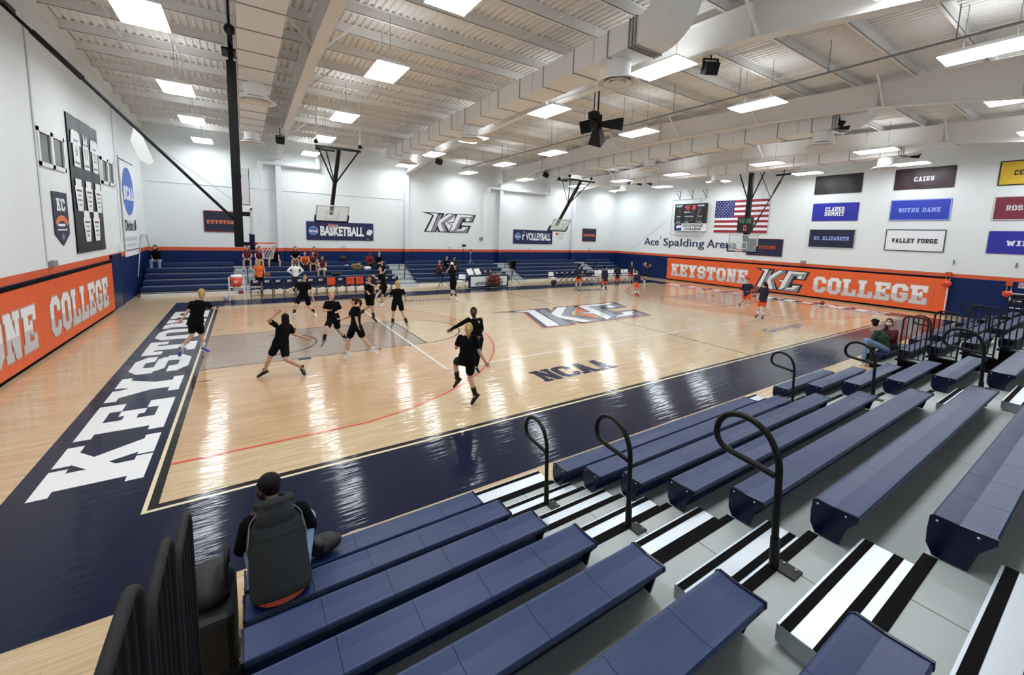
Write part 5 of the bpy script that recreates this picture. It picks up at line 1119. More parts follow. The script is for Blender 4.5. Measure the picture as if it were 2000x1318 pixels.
# bags and clothes on the far bleachers
def softbag(name, label, p, sx, sy, sz, m, cat='bag', strap=True):
    rr = random.Random(label); mb = MB(); mb.ball((0, 0, sz * .42), sx / 2, sy / 2, sz * .42, 16)
    for q in range(5): a = rr.uniform(-.32, .32); mb.ball((sx * a, -sy * rr.uniform(.0, .3), sz * rr.uniform(.3, .72)), sx * rr.uniform(.14, .26), sy * rr.uniform(.25, .4), sz * rr.uniform(.18, .32), 12, 0, Matrix.Rotation(rr.uniform(-.5, .5), 3, 'Y'))
    o = mb.build(name, K[m]); o.location = p; setp(o, label, cat)
    if strap: m2 = MB(); m2.tube([(-sx * .2, 0, sz * .9), (-sx * .1, 0, sz * 1.12), (sx * .1, 0, sz * 1.12), (sx * .2, 0, sz * .9)], .012, 6); m2.build('handle', K['black'], o)
    return o
softbag('backpack', 'dark backpack on the top far bench right of the spectators', (6.35, 21.95, 1.437), .5, .3, .42, 'bag')
softbag('duffel_bag', 'khaki heap of bags on the far benches mid way along the home side', (6.95, 20.85, .94), .75, .3, .5, 'camo')
softbag('duffel_bag', 'white and black bag right of the khaki heap', (7.6, 20.85, .94), .5, .28, .3, 'wcloth')
softbag('duffel_bag', 'black duffel bag on the far bench behind the orange shirts', (5.6, 20.25, .693), .7, .3, .28, 'bag')
softbag('duffel_bag', 'black gear bag on the floor left of the visitors bench', (19.75, 16.9, 0), .4, .4, .42, 'bag')
for x, lb in ((6.35, 'pair of white shoes on the far bench below the backpack'),):
    mb = MB(); mb.ball((x, 21.25, 1.235), .05, .13, .045, 12); mb.ball((x + .13, 21.25, 1.235), .05, .13, .045, 12); setp(mb.build('shoes', K['shoew']), lb, 'shoes')
# bags at the near left
softbag('handbag', 'black bag with thin white piping beside the seated person in the charcoal hoodie', (1.56, -2.47, .445), .34, .22, .2, 'bag', strap=False)
t = thing('trolley_bag', 'black wheeled equipment bag behind the near left end rails', 'bag', (.70, -2.72, 0))
mb = MB(); mb.box(-.17, -.3, .06, .17, .3, .62); mb.build('bag_body', K['bag'], t, bevel=.05)
mb = MB(); mb.ball((0, .05, .68), .17, .25, .12, 16); mb.build('top_roll', K['bag'], t)
mb = MB(); mb.tube([(.12, -.1, .6), (.12, -.1, .88), (.12, -.06, .92), (.12, .1, .92), (.12, .14, .88), (.12, .14, .6)], .016, 8); mb.build('pull_handle', K['bar'], t)
for s in (-1, 1): mb = MB(); mb.lathe([(0, -.02), (.06, -.02), (.06, .02), (0, .02)], (s * .14, -.22, .06), 14, axis='X'); mb.build('wheel', K['black'], t)
softbag('kit_bag', 'dark navy kit bag on the floor by the right bleachers, near the seated pair', (17.3, -2.05, 0), .5, .3, .26, 'cap', strap=False)
softbag('kit_bag', 'black kit bag on the floor in front of the kit bag at the right bleachers', (17.0, -2.25, 0), .4, .26, .2, 'bag', strap=False)
# ================================================================== PEOPLE
def V(p): return Vector(p)
def capsule(mb, a, b, ra, rb, n=10):
    a, b = V(a), V(b); d = b - a
    if d.length < 1e-4: mb.ball(a, ra, n=n); return
    pts = []; rr = []
    dn = d.normalized()
    for t in (-.95, -.7, -.35): pts.append(a + dn * ra * t); rr.append(ra * math.sqrt(1 - t * t))
    for k in range(5): pts.append(a.lerp(b, k / 4)); rr.append(ra + (rb - ra) * k / 4)
    for t in (.35, .7, .95): pts.append(b + dn * rb * t); rr.append(rb * math.sqrt(1 - t * t))
    mb.tube(pts, rr, n)
def ellsweep(mb, secs, n=16):
    """secs: (centre, side vector, half width, front vector, half depth)"""
    vs = []; m = len(secs)
    for c, s, w_, f, d_ in secs:
        for k in range(n):
            a = 2 * math.pi * k / n; vs.append(V(c) + V(s) * (w_ * math.cos(a)) + V(f) * (d_ * math.sin(a)))
    fs = [(i * n + k, i * n + (k + 1) % n, (i + 1) * n + (k + 1) % n, (i + 1) * n + k) for i in range(m - 1) for k in range(n)]
    fs += [tuple(range(n - 1, -1, -1)), tuple(range((m - 1) * n, m * n))]
    mb.add(vs, fs, 0, True)
def fused(mb, name, mats, parent, vox, smooth=6):
    """merge overlapping solids into one continuous skin"""
    me = bpy.data.meshes.new('tmp'); me.from_pydata(mb.v, [], mb.f); me.update()
    ob = bpy.data.objects.new('tmp', me); col.objects.link(ob)
    m = ob.modifiers.new('r', 'REMESH'); m.mode = 'VOXEL'; m.voxel_size = vox; m.use_smooth_shade = True
    s = ob.modifiers.new('s', 'SMOOTH'); s.factor = .5; s.iterations = smooth
    dg = bpy.context.evaluated_depsgraph_get(); new = bpy.data.meshes.new_from_object(ob.evaluated_get(dg))
    bpy.data.objects.remove(ob); bpy.data.meshes.remove(me)
    new.name = name; new.materials.clear()
    for q in mats: new.materials.append(q)
    o = bpy.data.objects.new(name, new); col.objects.link(o); o.parent = parent
    return o
def hand(mb, w, fwd, side, sc=1.0, curl=.5):
    """palm, four fingers of different length and a thumb from the side of the palm"""
    w, f, s = V(w), V(fwd).normalized(), V(side); s = (s - f * s.dot(f)); s = s.normalized() if s.length > 1e-3 else f.orthogonal().normalized(); nrm = f.cross(s)
    ellsweep(mb, [(w, s, .026 * sc, nrm, .02 * sc), (w + f * .04 * sc, s, .038 * sc, nrm, .016 * sc), (w + f * .085 * sc, s, .04 * sc, nrm, .013 * sc)], 10)
    for k, ln in enumerate((.068, .078, .073, .056)):
        b = w + f * .08 * sc + s * ((k - 1.5) * -.02 * sc); a1 = curl * .6; a2 = curl * 1.4
        m_ = b + (f * math.cos(a1) + nrm * math.sin(a1)) * ln * .5 * sc; e_ = m_ + (f * math.cos(a2) + nrm * math.sin(a2)) * ln * .5 * sc
        mb.tube([b, m_, e_], [.0095 * sc, .009 * sc, .006 * sc], 6)
    b = w + f * .025 * sc + s * .03 * sc; m_ = b + (f * .6 + s * .8) * .034 * sc; e_ = m_ + (f * .85 + s * .3 + nrm * .35) * .03 * sc
    mb.tube([b, m_, e_], [.012 * sc, .0105 * sc, .007 * sc], 6)
def shoe(t, an, to, m, sole='plast_w', sock=None, kn=None, slen=.16):
    an, to = V(an), V(to); f = (to - an); f = f.normalized() if f.length > .02 else Vector((1, 0, 0))
    dn = Vector((0, 0, -1)); dn = (dn - f * dn.dot(f)); 
    if dn.length < .25 and kn is not None: dn = (an - V(kn)); dn = dn - f * dn.dot(f)
    dn = dn.normalized() if dn.length > 1e-3 else f.orthogonal().normalized(); s = f.cross(dn)
    heel = an - f * .055 + dn * .045; L = .26; mb = MB()
    ellsweep(mb, [(heel + f * L * q + dn * dz, s, hw, dn, hd) for q, dz, hw, hd in ((0, -.005, .012, .02), (.05, -.005, .032, .038), (.25, -.012, .036, .044), (.5, -.003, .038, .032), (.75, .008, .044, .023), (.92, .014, .034, .018), (1.0, .016, .012, .012))], 12)
    ellsweep(mb, [(an - dn * .05, s, .037, f, .04), (an + dn * .01, s, .036, f, .045)], 10)
    so = mb.build('shoe', K[m], t)
    mb = MB(); ellsweep(mb, [(heel + f * L * q + dn * .034, s, hw, dn, .011) for q, hw in ((-.01, .02), (.08, .036), (.3, .036), (.5, .038), (.78, .047), (.95, .034), (1.02, .012))], 12); mb.build('sole', K[sole], so)
    if sock and kn is not None:
        d = (V(kn) - an).normalized(); mb = MB(); mb.tube([an - d * .02, an + d * slen * .5, an + d * slen], [.041, .049, .056], 12); mb.build('sock', K[sock], t)
def person(label, J, skin='skin', top='tee', bottom='short', hair='brown', style='pony', shoes='shoeb', sock='sockw', facing=None, front=1, vox=.016, sleeve=.62, legs='short', top_label=None, mask=False, hat=None, bulk=1.0, sole='plast_w', mark=False, hood=False, slen=.16, headscale=1.0, ground=False):
    """J: joints in world metres. A = limbs at picture left, B = at picture right."""
    J = {k: V(v) for k, v in J.items()}
    lo = min(J['toA'].z, J['toB'].z)
    root = thing('person', label, 'person', (J['pel'].x, J['pel'].y, 0)); base = V((J['pel'].x, J['pel'].y, 0)); J = {k: v - base for k, v in J.items()}
    up = (J['nk'] - J['pel']).normalized(); side = (J['shB'] - J['shA']); side = side - up * side.dot(up); side = side.normalized() if side.length > .02 else up.orthogonal().normalized()
    fw = side.cross(up) * (1 if front == 1 else -1)     # front=1: chest towards the camera when B is on the picture right
    if facing is not None: hf = V((math.cos(facing), math.sin(facing), 0))
    else: hf = V((fw.x, fw.y, 0)).normalized() if V((fw.x, fw.y, 0)).length > .1 else V((0, -1, 0))
    hs = hf.cross(V((0, 0, 1)))
    shA, shB = J['shA'], J['shB']; mid = (shA + shB) / 2; hw = max(.135, min(.2, (shB - shA).length / 2))
    if facing is not None:
        tf = hf.copy(); tf = tf - up * tf.dot(up)
        if tf.length > .2: fwt = tf.normalized()
        else: fwt = fw
    else: fwt = fw
    sd = side; fd = sd.cross(up).normalized()
    hipw = .155; pel, nk = J['pel'], J['nk']; ch = pel.lerp(nk, .72); wa = pel.lerp(nk, .34)
    mb = MB()
    def torso(m, g, cut=0.0, upto=1.0):
        ellsweep(m, [(pel - up * .06, sd, .12 + g, fd, .10 + g), (pel + up * .02, sd, hipw + g, fd, .112 + g), (wa, sd, .128 * bulk + g, fd, .095 * bulk + g), (ch - up * .06, sd, max(.14, hw * .9) * bulk + g, fd, .112 * bulk + g), (ch + up * .05, sd, hw * .98 + g, fd, .10 + g), (nk - up * .05, sd, hw * .62 + g, fd, .07 + g), (nk - up * .005, sd, .062 + g * .4, fd, .06 + g * .4)])
    torso(mb, 0)
    hd = J['hd']; hsz = headscale
    capsule(mb, nk - up * .03, nk.lerp(hd, .6), .052, .05)
    M3 = Matrix((hs, hf, hf.cross(hs) * -1)).transposed()
    upv = V((0, 0, 1)); M3 = Matrix((hs, hf, upv)).transposed()
    mb.ball(hd + upv * .015, .075 * hsz, .093 * hsz, .105 * hsz, 18, 0, M3); mb.ball(hd + hf * .022 - upv * .055, .054 * hsz, .064 * hsz, .062 * hsz, 14, 0, M3)
    fine = vox < .012
    nose = hd + hf * .088 - upv * .008
    for s_ in ('A', 'B'):
        sh, el, wr = J['sh' + s_], J['el' + s_], J['wr' + s_]
        mb.ball(sh, .056, n=12); capsule(mb, sh, el, .049, .038); capsule(mb, el, wr, .039, .027)
        hp, kn, an, to = J['hp' + s_], J['kn' + s_], J['an' + s_], J['to' + s_]
        capsule(mb, hp, kn, .083, .054, 12); capsule(mb, kn, kn.lerp(an, .35), .052, .054, 12); capsule(mb, kn.lerp(an, .35), an, .054, .034, 12)
        capsule(mb, an, an + (to - an) * .25 - V((0, 0, .01)), .033, .026)
    body = fused(mb, 'body', [K[skin], K['eye'], K['lip'], K[hair]], root, vox)
    fx = MB()
    for s_ in ('A', 'B'):
        el, wr = J['el' + s_], J['wr' + s_]; hand(fx, wr - (wr - el).normalized() * .012, wr - el, hs if s_ == 'B' else -hs, 1.0, .55)
    fx.ball(nose, .013, .017, .021, 10, 0, M3); fx.ball(nose + upv * .022 - hf * .006, .009, .012, .024, 8, 0, M3)
    for s_ in (-1, 1):
        fx.ball(hd + hs * s_ * .076 * hsz - hf * .004 - upv * .005, .011, .02, .03, 8, 0, M3)
        fx.ball(hd + hs * s_ * .031 + hf * .081 + upv * .018, .013, .009, .008, 8, 1, M3)
        fx.ball(hd + hs * s_ * .032 + hf * .082 + upv * .037, .018, .008, .004, 8, 3, M3)
    if not mask: fx.ball(hd + hf * .079 - upv * .053, .022, .010, .006, 8, 2, M3)
    n0 = len(body.data.vertices); bm = bmesh.new(); bm.from_mesh(body.data); vs = [bm.verts.new(v) for v in fx.v]
    for f, mi, sm in zip(fx.f, fx.m, fx.sm):
        try: q = bm.faces.new([vs[i] for i in f]); q.material_index = mi; q.smooth = sm
        except ValueError: pass
    bm.to_mesh(body.data); bm.free()
    if mask:
        m2 = MB(); m2.ball(hd + hf * .045 - upv * .045, .064, .062, .055, 14, 0, M3); m2.build('face_mask', K['facemask' if mask is True else mask], root)
    # shirt
    m2 = MB(); torso(m2, .020)
    for s_ in ('A', 'B'):
        sh, el, wr = J['sh' + s_], J['el' + s_], J['wr' + s_]
        m2.ball(sh - up * .008, .062, n=12)
        if sleeve <= 1: capsule(m2, sh, sh.lerp(el, sleeve), .060, .062 if sleeve < .95 else .052)
        else: capsule(m2, sh, el, .061, .053); capsule(m2, el, el.lerp(wr, sleeve - 1), .052, .039)
    if hood: m2.ball(nk + upv * .0 - hf * .075, .115, .075, .085, 14, 0, M3); m2.ball(nk - hf * .01 + upv * .03, .085, .08, .05, 14, 0, M3)
    if legs == 'short': ellsweep(m2, [(pel - up * .09, sd, hipw + .034, fd, .13), (pel + up * .06, sd, hipw + .026, fd, .125), (wa, sd, .15 * bulk, fd, .118 * bulk)])
    sh_o = fused(m2, 'shirt', [K[top]], root, vox, 4)
    if mark:
        m3 = MB(); c = ch + sd * .08 + fd * (.14 if (fd.dot(hf) > 0) else -.14) * 1.0 + up * .05; m3.polys(move(slab('T', .05, .06, .5), 0, 0), c + fd * 0, sd, up, 0, .0); m3.build('chest_mark', K['let_w'], sh_o)
    # bottoms
    m2 = MB(); ellsweep(m2, [(pel - up * .10, sd, .13, fd, .11), (pel + up * .0, sd, hipw + .016, fd, .125), (pel + up * .09, sd, hipw, fd, .118)])
    for s_ in ('A', 'B'):
        hp, kn, an = J['hp' + s_], J['kn' + s_], J['an' + s_]
        if legs == 'short': capsule(m2, hp, hp.lerp(kn, .66), .102, .094, 14)
        else:
            capsule(m2, hp, kn, .098, .074, 14); capsule(m2, kn, kn.lerp(an, .93), .073, .056, 14)
    fused(m2, 'shorts' if legs == 'short' else 'trousers', [K[bottom]], root, vox, 4)
    for s_ in ('A', 'B'): shoe(root, J['an' + s_], J['to' + s_], shoes, sole, sock if legs == 'short' else None, J['kn' + s_], slen)
    if ground:
        zs = [v.co.z for c in root.children if c.name.startswith('shoe') and not c.name.startswith('shorts') for q in [c] + list(c.children) for v in q.data.vertices]
        root.location.z = .003 - min(zs)
    # hair
    if hair and style != 'none':
        m2 = MB(); m2.ball(hd + upv * .034 - hf * .016, .084 * hsz, .098 * hsz, .098 * hsz, 18, 0, M3); m2.ball(hd - hf * .045 - upv * .02, .078 * hsz, .066 * hsz, .085 * hsz, 14, 0, M3)
        if style == 'pony':
            a = hd - hf * .105 + upv * .045; pts = [a, a - hf * .055 - upv * .03, a - hf * .075 - upv * .12, a - hf * .05 - upv * .22]; m2.tube(pts, [.028, .042, .04, .012], 10); m2.ball(a, .03, n=10)
        elif style == 'bun': m2.ball(hd - hf * .10 + upv * .07, .05, n=12)
        elif style == 'long': ellsweep(m2, [(hd - hf * .05 + upv * .03, hs, .08, hf, .06), (hd - hf * .06 - upv * .1, hs, .088, hf, .05), (hd - hf * .075 - upv * .26, hs, .08, hf, .04), (hd - hf * .07 - upv * .34, hs, .04, hf, .02)])
        ho = fused(m2, 'hair', [K[hair]], root, max(.009, vox * .75), 3)
    if hat:
        m2 = MB(); m2.ball(hd + upv * .05 - hf * .01, .092, .106, .098, 18, 0, M3); 
        fused(m2, 'hat', [K[hat]], root, .012, 3)
    return root
def seated(x, y, zs, yaw, zf, lean=.12, spread=.12, arms='lap', turn=0.0, tall=1.0):
    """joints of a seated figure; yaw = direction the person faces (degrees from +X)"""
    f = V((math.cos(R(yaw)), math.sin(R(yaw)), 0)); s = f.cross(V((0, 0, 1))); u = V((0, 0, 1))
    # picture-left side A is whichever side points away from camera right
    r = V((math.cos(0.58), -math.sin(0.58), 0)); sg = 1 if s.dot(r) > 0 else -1; s = s * sg
    p = V((x, y, zs + .10)); nk = p + u * (.52 * tall) + f * lean; d = {'pel': p, 'nk': nk, 'hd': nk + u * .2 + f * (.05 + lean * .3)}
    for k, q in (('A', -1), ('B', 1)):
        sh = nk - u * .04 + s * q * .17; d['sh' + k] = sh; hp = p + s * q * .095; kn = hp + f * .42 + s * q * spread * .6 + u * (.03 + max(0, zf + .46 - zs - .10) * .8); d['hp' + k] = hp; d['kn' + k] = kn
        an = V((kn.x, kn.y, zf + .09)) + f * .03; d['an' + k] = an; d['to' + k] = an + f * .14 - u * .06
        if arms == 'lap': el = sh - u * .24 + f * .1 + s * q * .05; wr = kn.lerp(hp, .25) + u * .09 - s * q * .06
        elif arms == 'knees': el = sh - u * .2 + f * .17 + s * q * .05; wr = kn + u * .08 + f * .02 - s * q * .03
        elif arms == 'phone': el = sh - u * .24 + f * .08; wr = el + f * .2 + u * .05 - s * q * .12
        elif arms == 'hips': el = sh - u * .22 - f * .08 + s * q * .14; wr = p + s * q * .17 + u * .1
        else: el = sh - u * .26 + s * q * .07; wr = el - u * .2 + f * .1
        d['el' + k] = el; d['wr' + k] = wr
    return d
def standing(x, y, z, yaw, H=1.7, arms='down', stride=.1):
    f = V((math.cos(R(yaw)), math.sin(R(yaw)), 0)); s = f.cross(V((0, 0, 1))); r = V((math.cos(0.58), -math.sin(0.58), 0)); s = s * (1 if s.dot(r) > 0 else -1); k_ = H / 1.7; u = V((0, 0, 1))
    p = V((x, y, z + .92 * k_)); nk = p + u * .53 * k_; d = {'pel': p, 'nk': nk, 'hd': nk + u * .2 * k_ + f * .02}
    for k, q in (('A', -1), ('B', 1)):
        sh = nk - u * .04 + s * q * .18; hp = p + s * q * .09; kn = hp - u * .42 * k_ + f * q * stride * .5; an = V((kn.x, kn.y, z + .09)) + f * q * stride * .3; d['sh' + k] = sh; d['hp' + k] = hp; d['kn' + k] = kn; d['an' + k] = an; d['to' + k] = an + f * .15 - u * .06
        if arms == 'hips': el = sh - u * .2 - f * .06 + s * q * .18; wr = p + s * q * .17 + u * .1 + f * .04
        else: el = sh - u * .27 + s * q * .06; wr = el - u * .23 + f * .06
        d['el' + k] = el; d['wr' + k] = wr
    return d
# joint positions of the standing and running figures, world metres
PJ = {
 'P1': {'pel':[-0.15,7.25,0.87],'nk':[-0.03,7.26,1.48],'hd':[0.02,7.26,1.65],'shA':[-0.21,7.24,1.4],'shB':[0.12,7.27,1.37],'elA':[-0.27,7.24,1.22],'wrA':[-0.43,7.23,0.97],'elB':[0.21,7.49,1.19],'wrB':[0.26,7.74,1.14],'hpA':[-0.21,7.24,0.88],'hpB':[-0.08,7.25,0.86],'knA':[-0.23,7.24,0.54],'anA':[-0.49,7.22,0.2],'toA':[-0.53,7.04,0.04],'knB':[-0.06,7.49,0.46],'anB':[-0.02,7.49,0.12],'toB':[0.13,7.37,0.04]},
 'P2': {'pel':[1.66,4.57,0.7],'nk':[1.76,4.57,1.19],'hd':[1.78,4.57,1.32],'shA':[1.57,4.57,1.19],'shB':[1.87,4.57,1.12],'elA':[1.43,4.35,1.34],'wrA':[1.59,4.34,1.49],'elB':[1.96,4.57,0.91],'wrB':[2.23,4.56,0.79],'hpA':[1.59,4.57,0.71],'hpB':[1.74,4.57,0.69],'knA':[1.44,4.58,0.42],'anA':[1.32,4.58,0.12],'toA':[1.14,4.58,0.04],'knB':[1.75,4.39,0.37],'anB':[2.09,4.38,0.13],'toB':[2.14,4.2,0.04]},
 'P3': {'pel':[2.89,11.48,0.78],'nk':[2.94,11.48,1.4],'hd':[2.97,11.48,1.56],'shA':[2.72,11.5,1.3],'shB':[3.1,11.46,1.3],'elA':[2.58,11.51,1.18],'wrA':[2.37,11.53,1.0],'elB':[3.16,11.46,1.01],'wrB':[3.24,11.45,0.69],'hpA':[2.77,11.49,0.79],'hpB':[3.01,11.47,0.78],'knA':[2.61,11.29,0.49],'anA':[2.53,11.3,0.18],'toA':[2.5,11.42,0.04],'knB':[3.09,11.47,0.37],'anB':[3.29,11.45,0.15],'toB':[3.31,11.26,0.04]},
 'P4': {'pel':[3.16,6.47,0.83],'nk':[3.1,6.48,1.41],'hd':[3.12,6.48,1.54],'shA':[2.98,6.5,1.33],'shB':[3.27,6.46,1.31],'elA':[2.91,6.51,1.12],'wrA':[3.0,6.28,1.14],'elB':[3.37,6.45,1.08],'wrB':[3.24,6.23,1.1],'hpA':[3.09,6.48,0.84],'hpB':[3.22,6.47,0.82],'knA':[2.92,6.21,0.63],'anA':[2.85,6.22,0.31],'toA':[2.68,6.24,0.09],'knB':[3.28,6.46,0.5],'anB':[3.52,6.7,0.18],'toB':[3.61,6.81,0.04]},
 'P5': {'pel':[3.46,4.95,0.87],'nk':[3.47,4.95,1.44],'hd':[3.42,4.96,1.57],'shA':[3.44,5.12,1.34],'shB':[3.49,4.78,1.38],'elA':[3.36,5.28,1.09],'wrA':[3.19,5.31,1.05],'elB':[3.44,4.79,1.14],'wrB':[3.49,4.78,0.92],'hpA':[3.42,5.05,0.85],'hpB':[3.5,4.85,0.89],'knA':[3.29,5.07,0.5],'anA':[3.28,5.08,0.14],'toA':[3.14,5.05,0.04],'knB':[3.63,4.82,0.55],'anB':[3.86,4.78,0.25],'toB':[4.02,4.75,0.16]},
 'P6': {'pel':[5.0,9.73,0.93],'nk':[4.99,9.73,1.48],'hd':[4.99,9.73,1.64],'shA':[4.88,9.76,1.43],'shB':[5.12,9.7,1.43],'elA':[4.88,9.76,1.21],'wrA':[4.91,9.55,1.11],'elB':[5.16,9.43,1.37],'wrB':[4.91,9.5,1.5],'hpA':[4.93,9.75,0.93],'hpB':[5.07,9.71,0.93],'knA':[4.96,9.74,0.55],'anA':[4.81,10.1,0.33],'toA':[4.69,10.13,0.26],'knB':[5.06,9.6,0.54],'anB':[5.11,9.59,0.18],'toB':[5.24,9.46,0.04]},
 'P7': {'pel':[6.33,12.64,0.91],'nk':[6.23,12.66,1.54],'hd':[6.2,12.67,1.74],'shA':[6.17,12.68,1.42],'shB':[6.39,12.62,1.39],'elA':[6.15,12.69,1.25],'wrA':[5.95,12.74,1.4],'elB':[6.34,12.63,1.11],'wrB':[6.11,12.56,1.19],'hpA':[6.25,12.66,0.91],'hpB':[6.41,12.62,0.91],'knA':[6.03,12.31,1.06],'anA':[5.95,12.34,0.69],'toA':[5.87,12.36,0.55],'knB':[6.29,12.65,0.51],'anB':[6.28,12.65,0.19],'toB':[6.12,12.55,0.04]},
 'P8': {'pel':[5.58,8.12,0.98],'nk':[5.6,8.11,1.49],'hd':[5.58,8.12,1.64],'shA':[5.45,8.16,1.4],'shB':[5.76,8.07,1.4],'elA':[5.3,8.2,1.2],'wrA':[5.07,8.27,1.03],'elB':[5.89,8.25,1.2],'wrB':[5.92,8.24,1.06],'hpA':[5.49,8.15,0.98],'hpB':[5.67,8.09,0.97],'knA':[5.44,8.16,0.6],'anA':[5.42,8.17,0.22],'toA':[5.27,8.07,0.04],'knB':[5.74,8.07,0.61],'anB':[5.89,8.03,0.23],'toB':[6.02,8.01,0.04]},
 'P9': {'pel':[5.83,2.46,0.8],'nk':[5.76,2.5,1.38],'hd':[5.74,2.51,1.53],'shA':[5.63,2.57,1.34],'shB':[5.89,2.43,1.34],'elA':[5.44,2.67,1.21],'wrA':[5.27,2.77,1.09],'elB':[5.93,2.41,1.11],'wrB':[5.8,2.29,0.97],'hpA':[5.78,2.49,0.8],'hpB':[5.88,2.43,0.8],'knA':[5.8,2.48,0.47],'anA':[5.75,2.5,0.16],'toA':[5.68,2.6,0.04],'knB':[5.86,2.44,0.47],'anB':[5.82,2.46,0.17],'toB':[5.89,2.34,0.04]},
 'P10': {'pel':[4.76,0.9,0.9],'nk':[4.77,0.9,1.43],'hd':[4.79,0.89,1.56],'shA':[4.64,0.97,1.38],'shB':[4.9,0.83,1.38],'elA':[4.57,1.01,1.16],'wrA':[4.71,1.19,1.17],'elB':[4.99,0.78,1.07],'wrB':[5.11,0.72,0.85],'hpA':[4.7,0.94,0.9],'hpB':[4.83,0.87,0.91],'knA':[4.72,1.36,0.74],'anA':[4.77,1.34,0.37],'toA':[4.64,1.41,0.2],'knB':[4.83,0.87,0.53],'anB':[4.93,0.81,0.17],'toB':[4.8,0.81,0.04]},
 'P11': {'pel':[10.07,13.12,0.86],'nk':[10.02,13.14,1.61],'hd':[10.0,13.15,1.82],'shA':[9.93,13.18,1.49],'shB':[10.18,13.07,1.5],'elA':[9.74,13.27,1.43],'wrA':[9.93,13.18,1.74],'elB':[10.33,13.3,1.49],'wrB':[10.18,13.25,1.69],'hpA':[10.01,13.15,0.86],'hpB':[10.14,13.09,0.86],'knA':[10.01,13.15,0.47],'anA':[9.99,13.15,0.18],'toA':[10.03,13.3,0.04],'knB':[10.09,13.11,0.43],'anB':[10.24,13.04,0.18],'toB':[10.26,12.92,0.04]},
 'O1': {'pel':[22.67,4.61,0.9],'nk':[22.67,4.61,1.48],'hd':[22.67,4.62,1.63],'shA':[22.59,4.77,1.39],'shB':[22.75,4.45,1.42],'elA':[22.56,4.83,1.15],'wrA':[22.57,4.59,1.08],'elB':[22.79,4.38,1.22],'wrB':[22.61,4.27,1.12],'hpA':[22.62,4.71,0.89],'hpB':[22.72,4.51,0.91],'knA':[22.63,4.7,0.63],'anA':[22.82,5.0,0.36],'toA':[22.8,5.04,0.23],'knB':[22.5,4.41,0.6],'anB':[22.49,4.43,0.28],'toB':[22.67,4.5,0.04]},
 'O2': {'pel':[20.96,2.99,0.87],'nk':[20.96,2.98,1.47],'hd':[20.97,2.97,1.6],'shA':[20.91,3.1,1.41],'shB':[21.02,2.87,1.42],'elA':[20.87,3.17,1.23],'wrA':[21.03,3.36,1.16],'elB':[21.03,2.84,1.19],'wrB':[21.2,2.94,1.02],'hpA':[20.92,3.07,0.86],'hpB':[21.0,2.91,0.88],'knA':[20.9,3.11,0.51],'anA':[20.89,3.13,0.18],'toA':[20.71,3.16,0.04],'knB':[20.99,2.93,0.5],'anB':[21.0,2.91,0.17],'toB':[20.85,2.9,0.04]},
 'O3': {'pel':[19.53,13.95,0.82],'nk':[19.52,13.96,1.41],'hd':[19.57,13.92,1.6],'shA':[19.42,14.05,1.33],'shB':[19.62,13.87,1.33],'elA':[19.41,14.06,1.07],'wrA':[19.48,13.84,1.0],'elB':[19.61,13.88,1.11],'wrB':[19.54,13.66,1.05],'hpA':[19.46,14.02,0.81],'hpB':[19.6,13.89,0.82],'knA':[19.44,14.04,0.52],'anA':[19.42,14.05,0.2],'toA':[19.29,13.92,0.04],'knB':[19.63,13.86,0.53],'anB':[19.62,13.87,0.18],'toB':[19.63,13.74,0.04]},
 'O4': {'pel':[20.88,12.89,0.71],'nk':[20.85,12.93,1.38],'hd':[20.86,12.91,1.53],'shA':[20.77,13.01,1.31],'shB':[20.94,12.83,1.32],'elA':[20.74,13.04,1.05],'wrA':[20.76,13.02,0.82],'elB':[20.98,12.79,1.07],'wrB':[20.98,12.79,0.87],'hpA':[20.81,12.96,0.71],'hpB':[20.94,12.83,0.72],'knA':[20.8,12.98,0.45],'anA':[20.97,13.28,0.17],'toA':[21.09,13.43,0.04],'knB':[20.92,12.85,0.46],'anB':[20.94,12.83,0.14],'toB':[20.99,12.64,0.04]},
 'O5': {'pel':[23.59,14.32,0.66],'nk':[23.56,14.35,1.35],'hd':[23.56,14.36,1.48],'shA':[23.46,14.46,1.28],'shB':[23.68,14.23,1.3],'elA':[23.42,14.51,1.02],'wrA':[23.42,14.51,0.82],'elB':[23.71,14.2,1.08],'wrB':[23.73,14.18,0.92],'hpA':[23.52,14.4,0.65],'hpB':[23.66,14.24,0.66],'knA':[23.53,14.39,0.36],'anA':[23.55,14.37,0.14],'toA':[23.39,14.27,0.04],'knB':[23.66,14.25,0.37],'anB':[23.63,14.28,0.15],'toB':[23.5,14.15,0.04]},
 'O6': {'pel':[27.84,16.78,0.63],'nk':[27.84,16.77,1.3],'hd':[27.84,16.77,1.46],'shA':[27.76,16.87,1.22],'shB':[27.94,16.66,1.24],'elA':[27.7,16.93,0.98],'wrA':[27.76,16.87,0.77],'elB':[27.98,16.62,1.04],'wrB':[27.76,16.6,1.17],'hpA':[27.76,16.86,0.62],'hpB':[27.91,16.69,0.64],'knA':[27.74,16.89,0.33],'anA':[27.68,16.96,0.07],'toA':[27.53,16.84,0.04],'knB':[27.87,16.75,0.34],'anB':[27.8,16.82,0.08],'toB':[27.66,16.7,0.04]},
 'O7': {'pel':[21.04,10.38,0.86],'nk':[21.04,10.38,1.38],'hd':[21.01,10.42,1.55],'shA':[20.97,10.47,1.33],'shB':[21.11,10.3,1.32],'elA':[20.95,10.5,1.09],'wrA':[20.91,10.33,0.92],'elB':[21.14,10.27,1.11],'wrB':[21.02,10.29,0.89],'hpA':[20.99,10.45,0.85],'hpB':[21.1,10.32,0.86],'knA':[20.72,10.33,0.58],'anA':[20.81,10.22,0.27],'toA':[20.86,10.35,0.04],'knB':[20.9,10.19,0.54],'anB':[20.94,10.15,0.25],'toB':[21.13,10.16,0.04]},
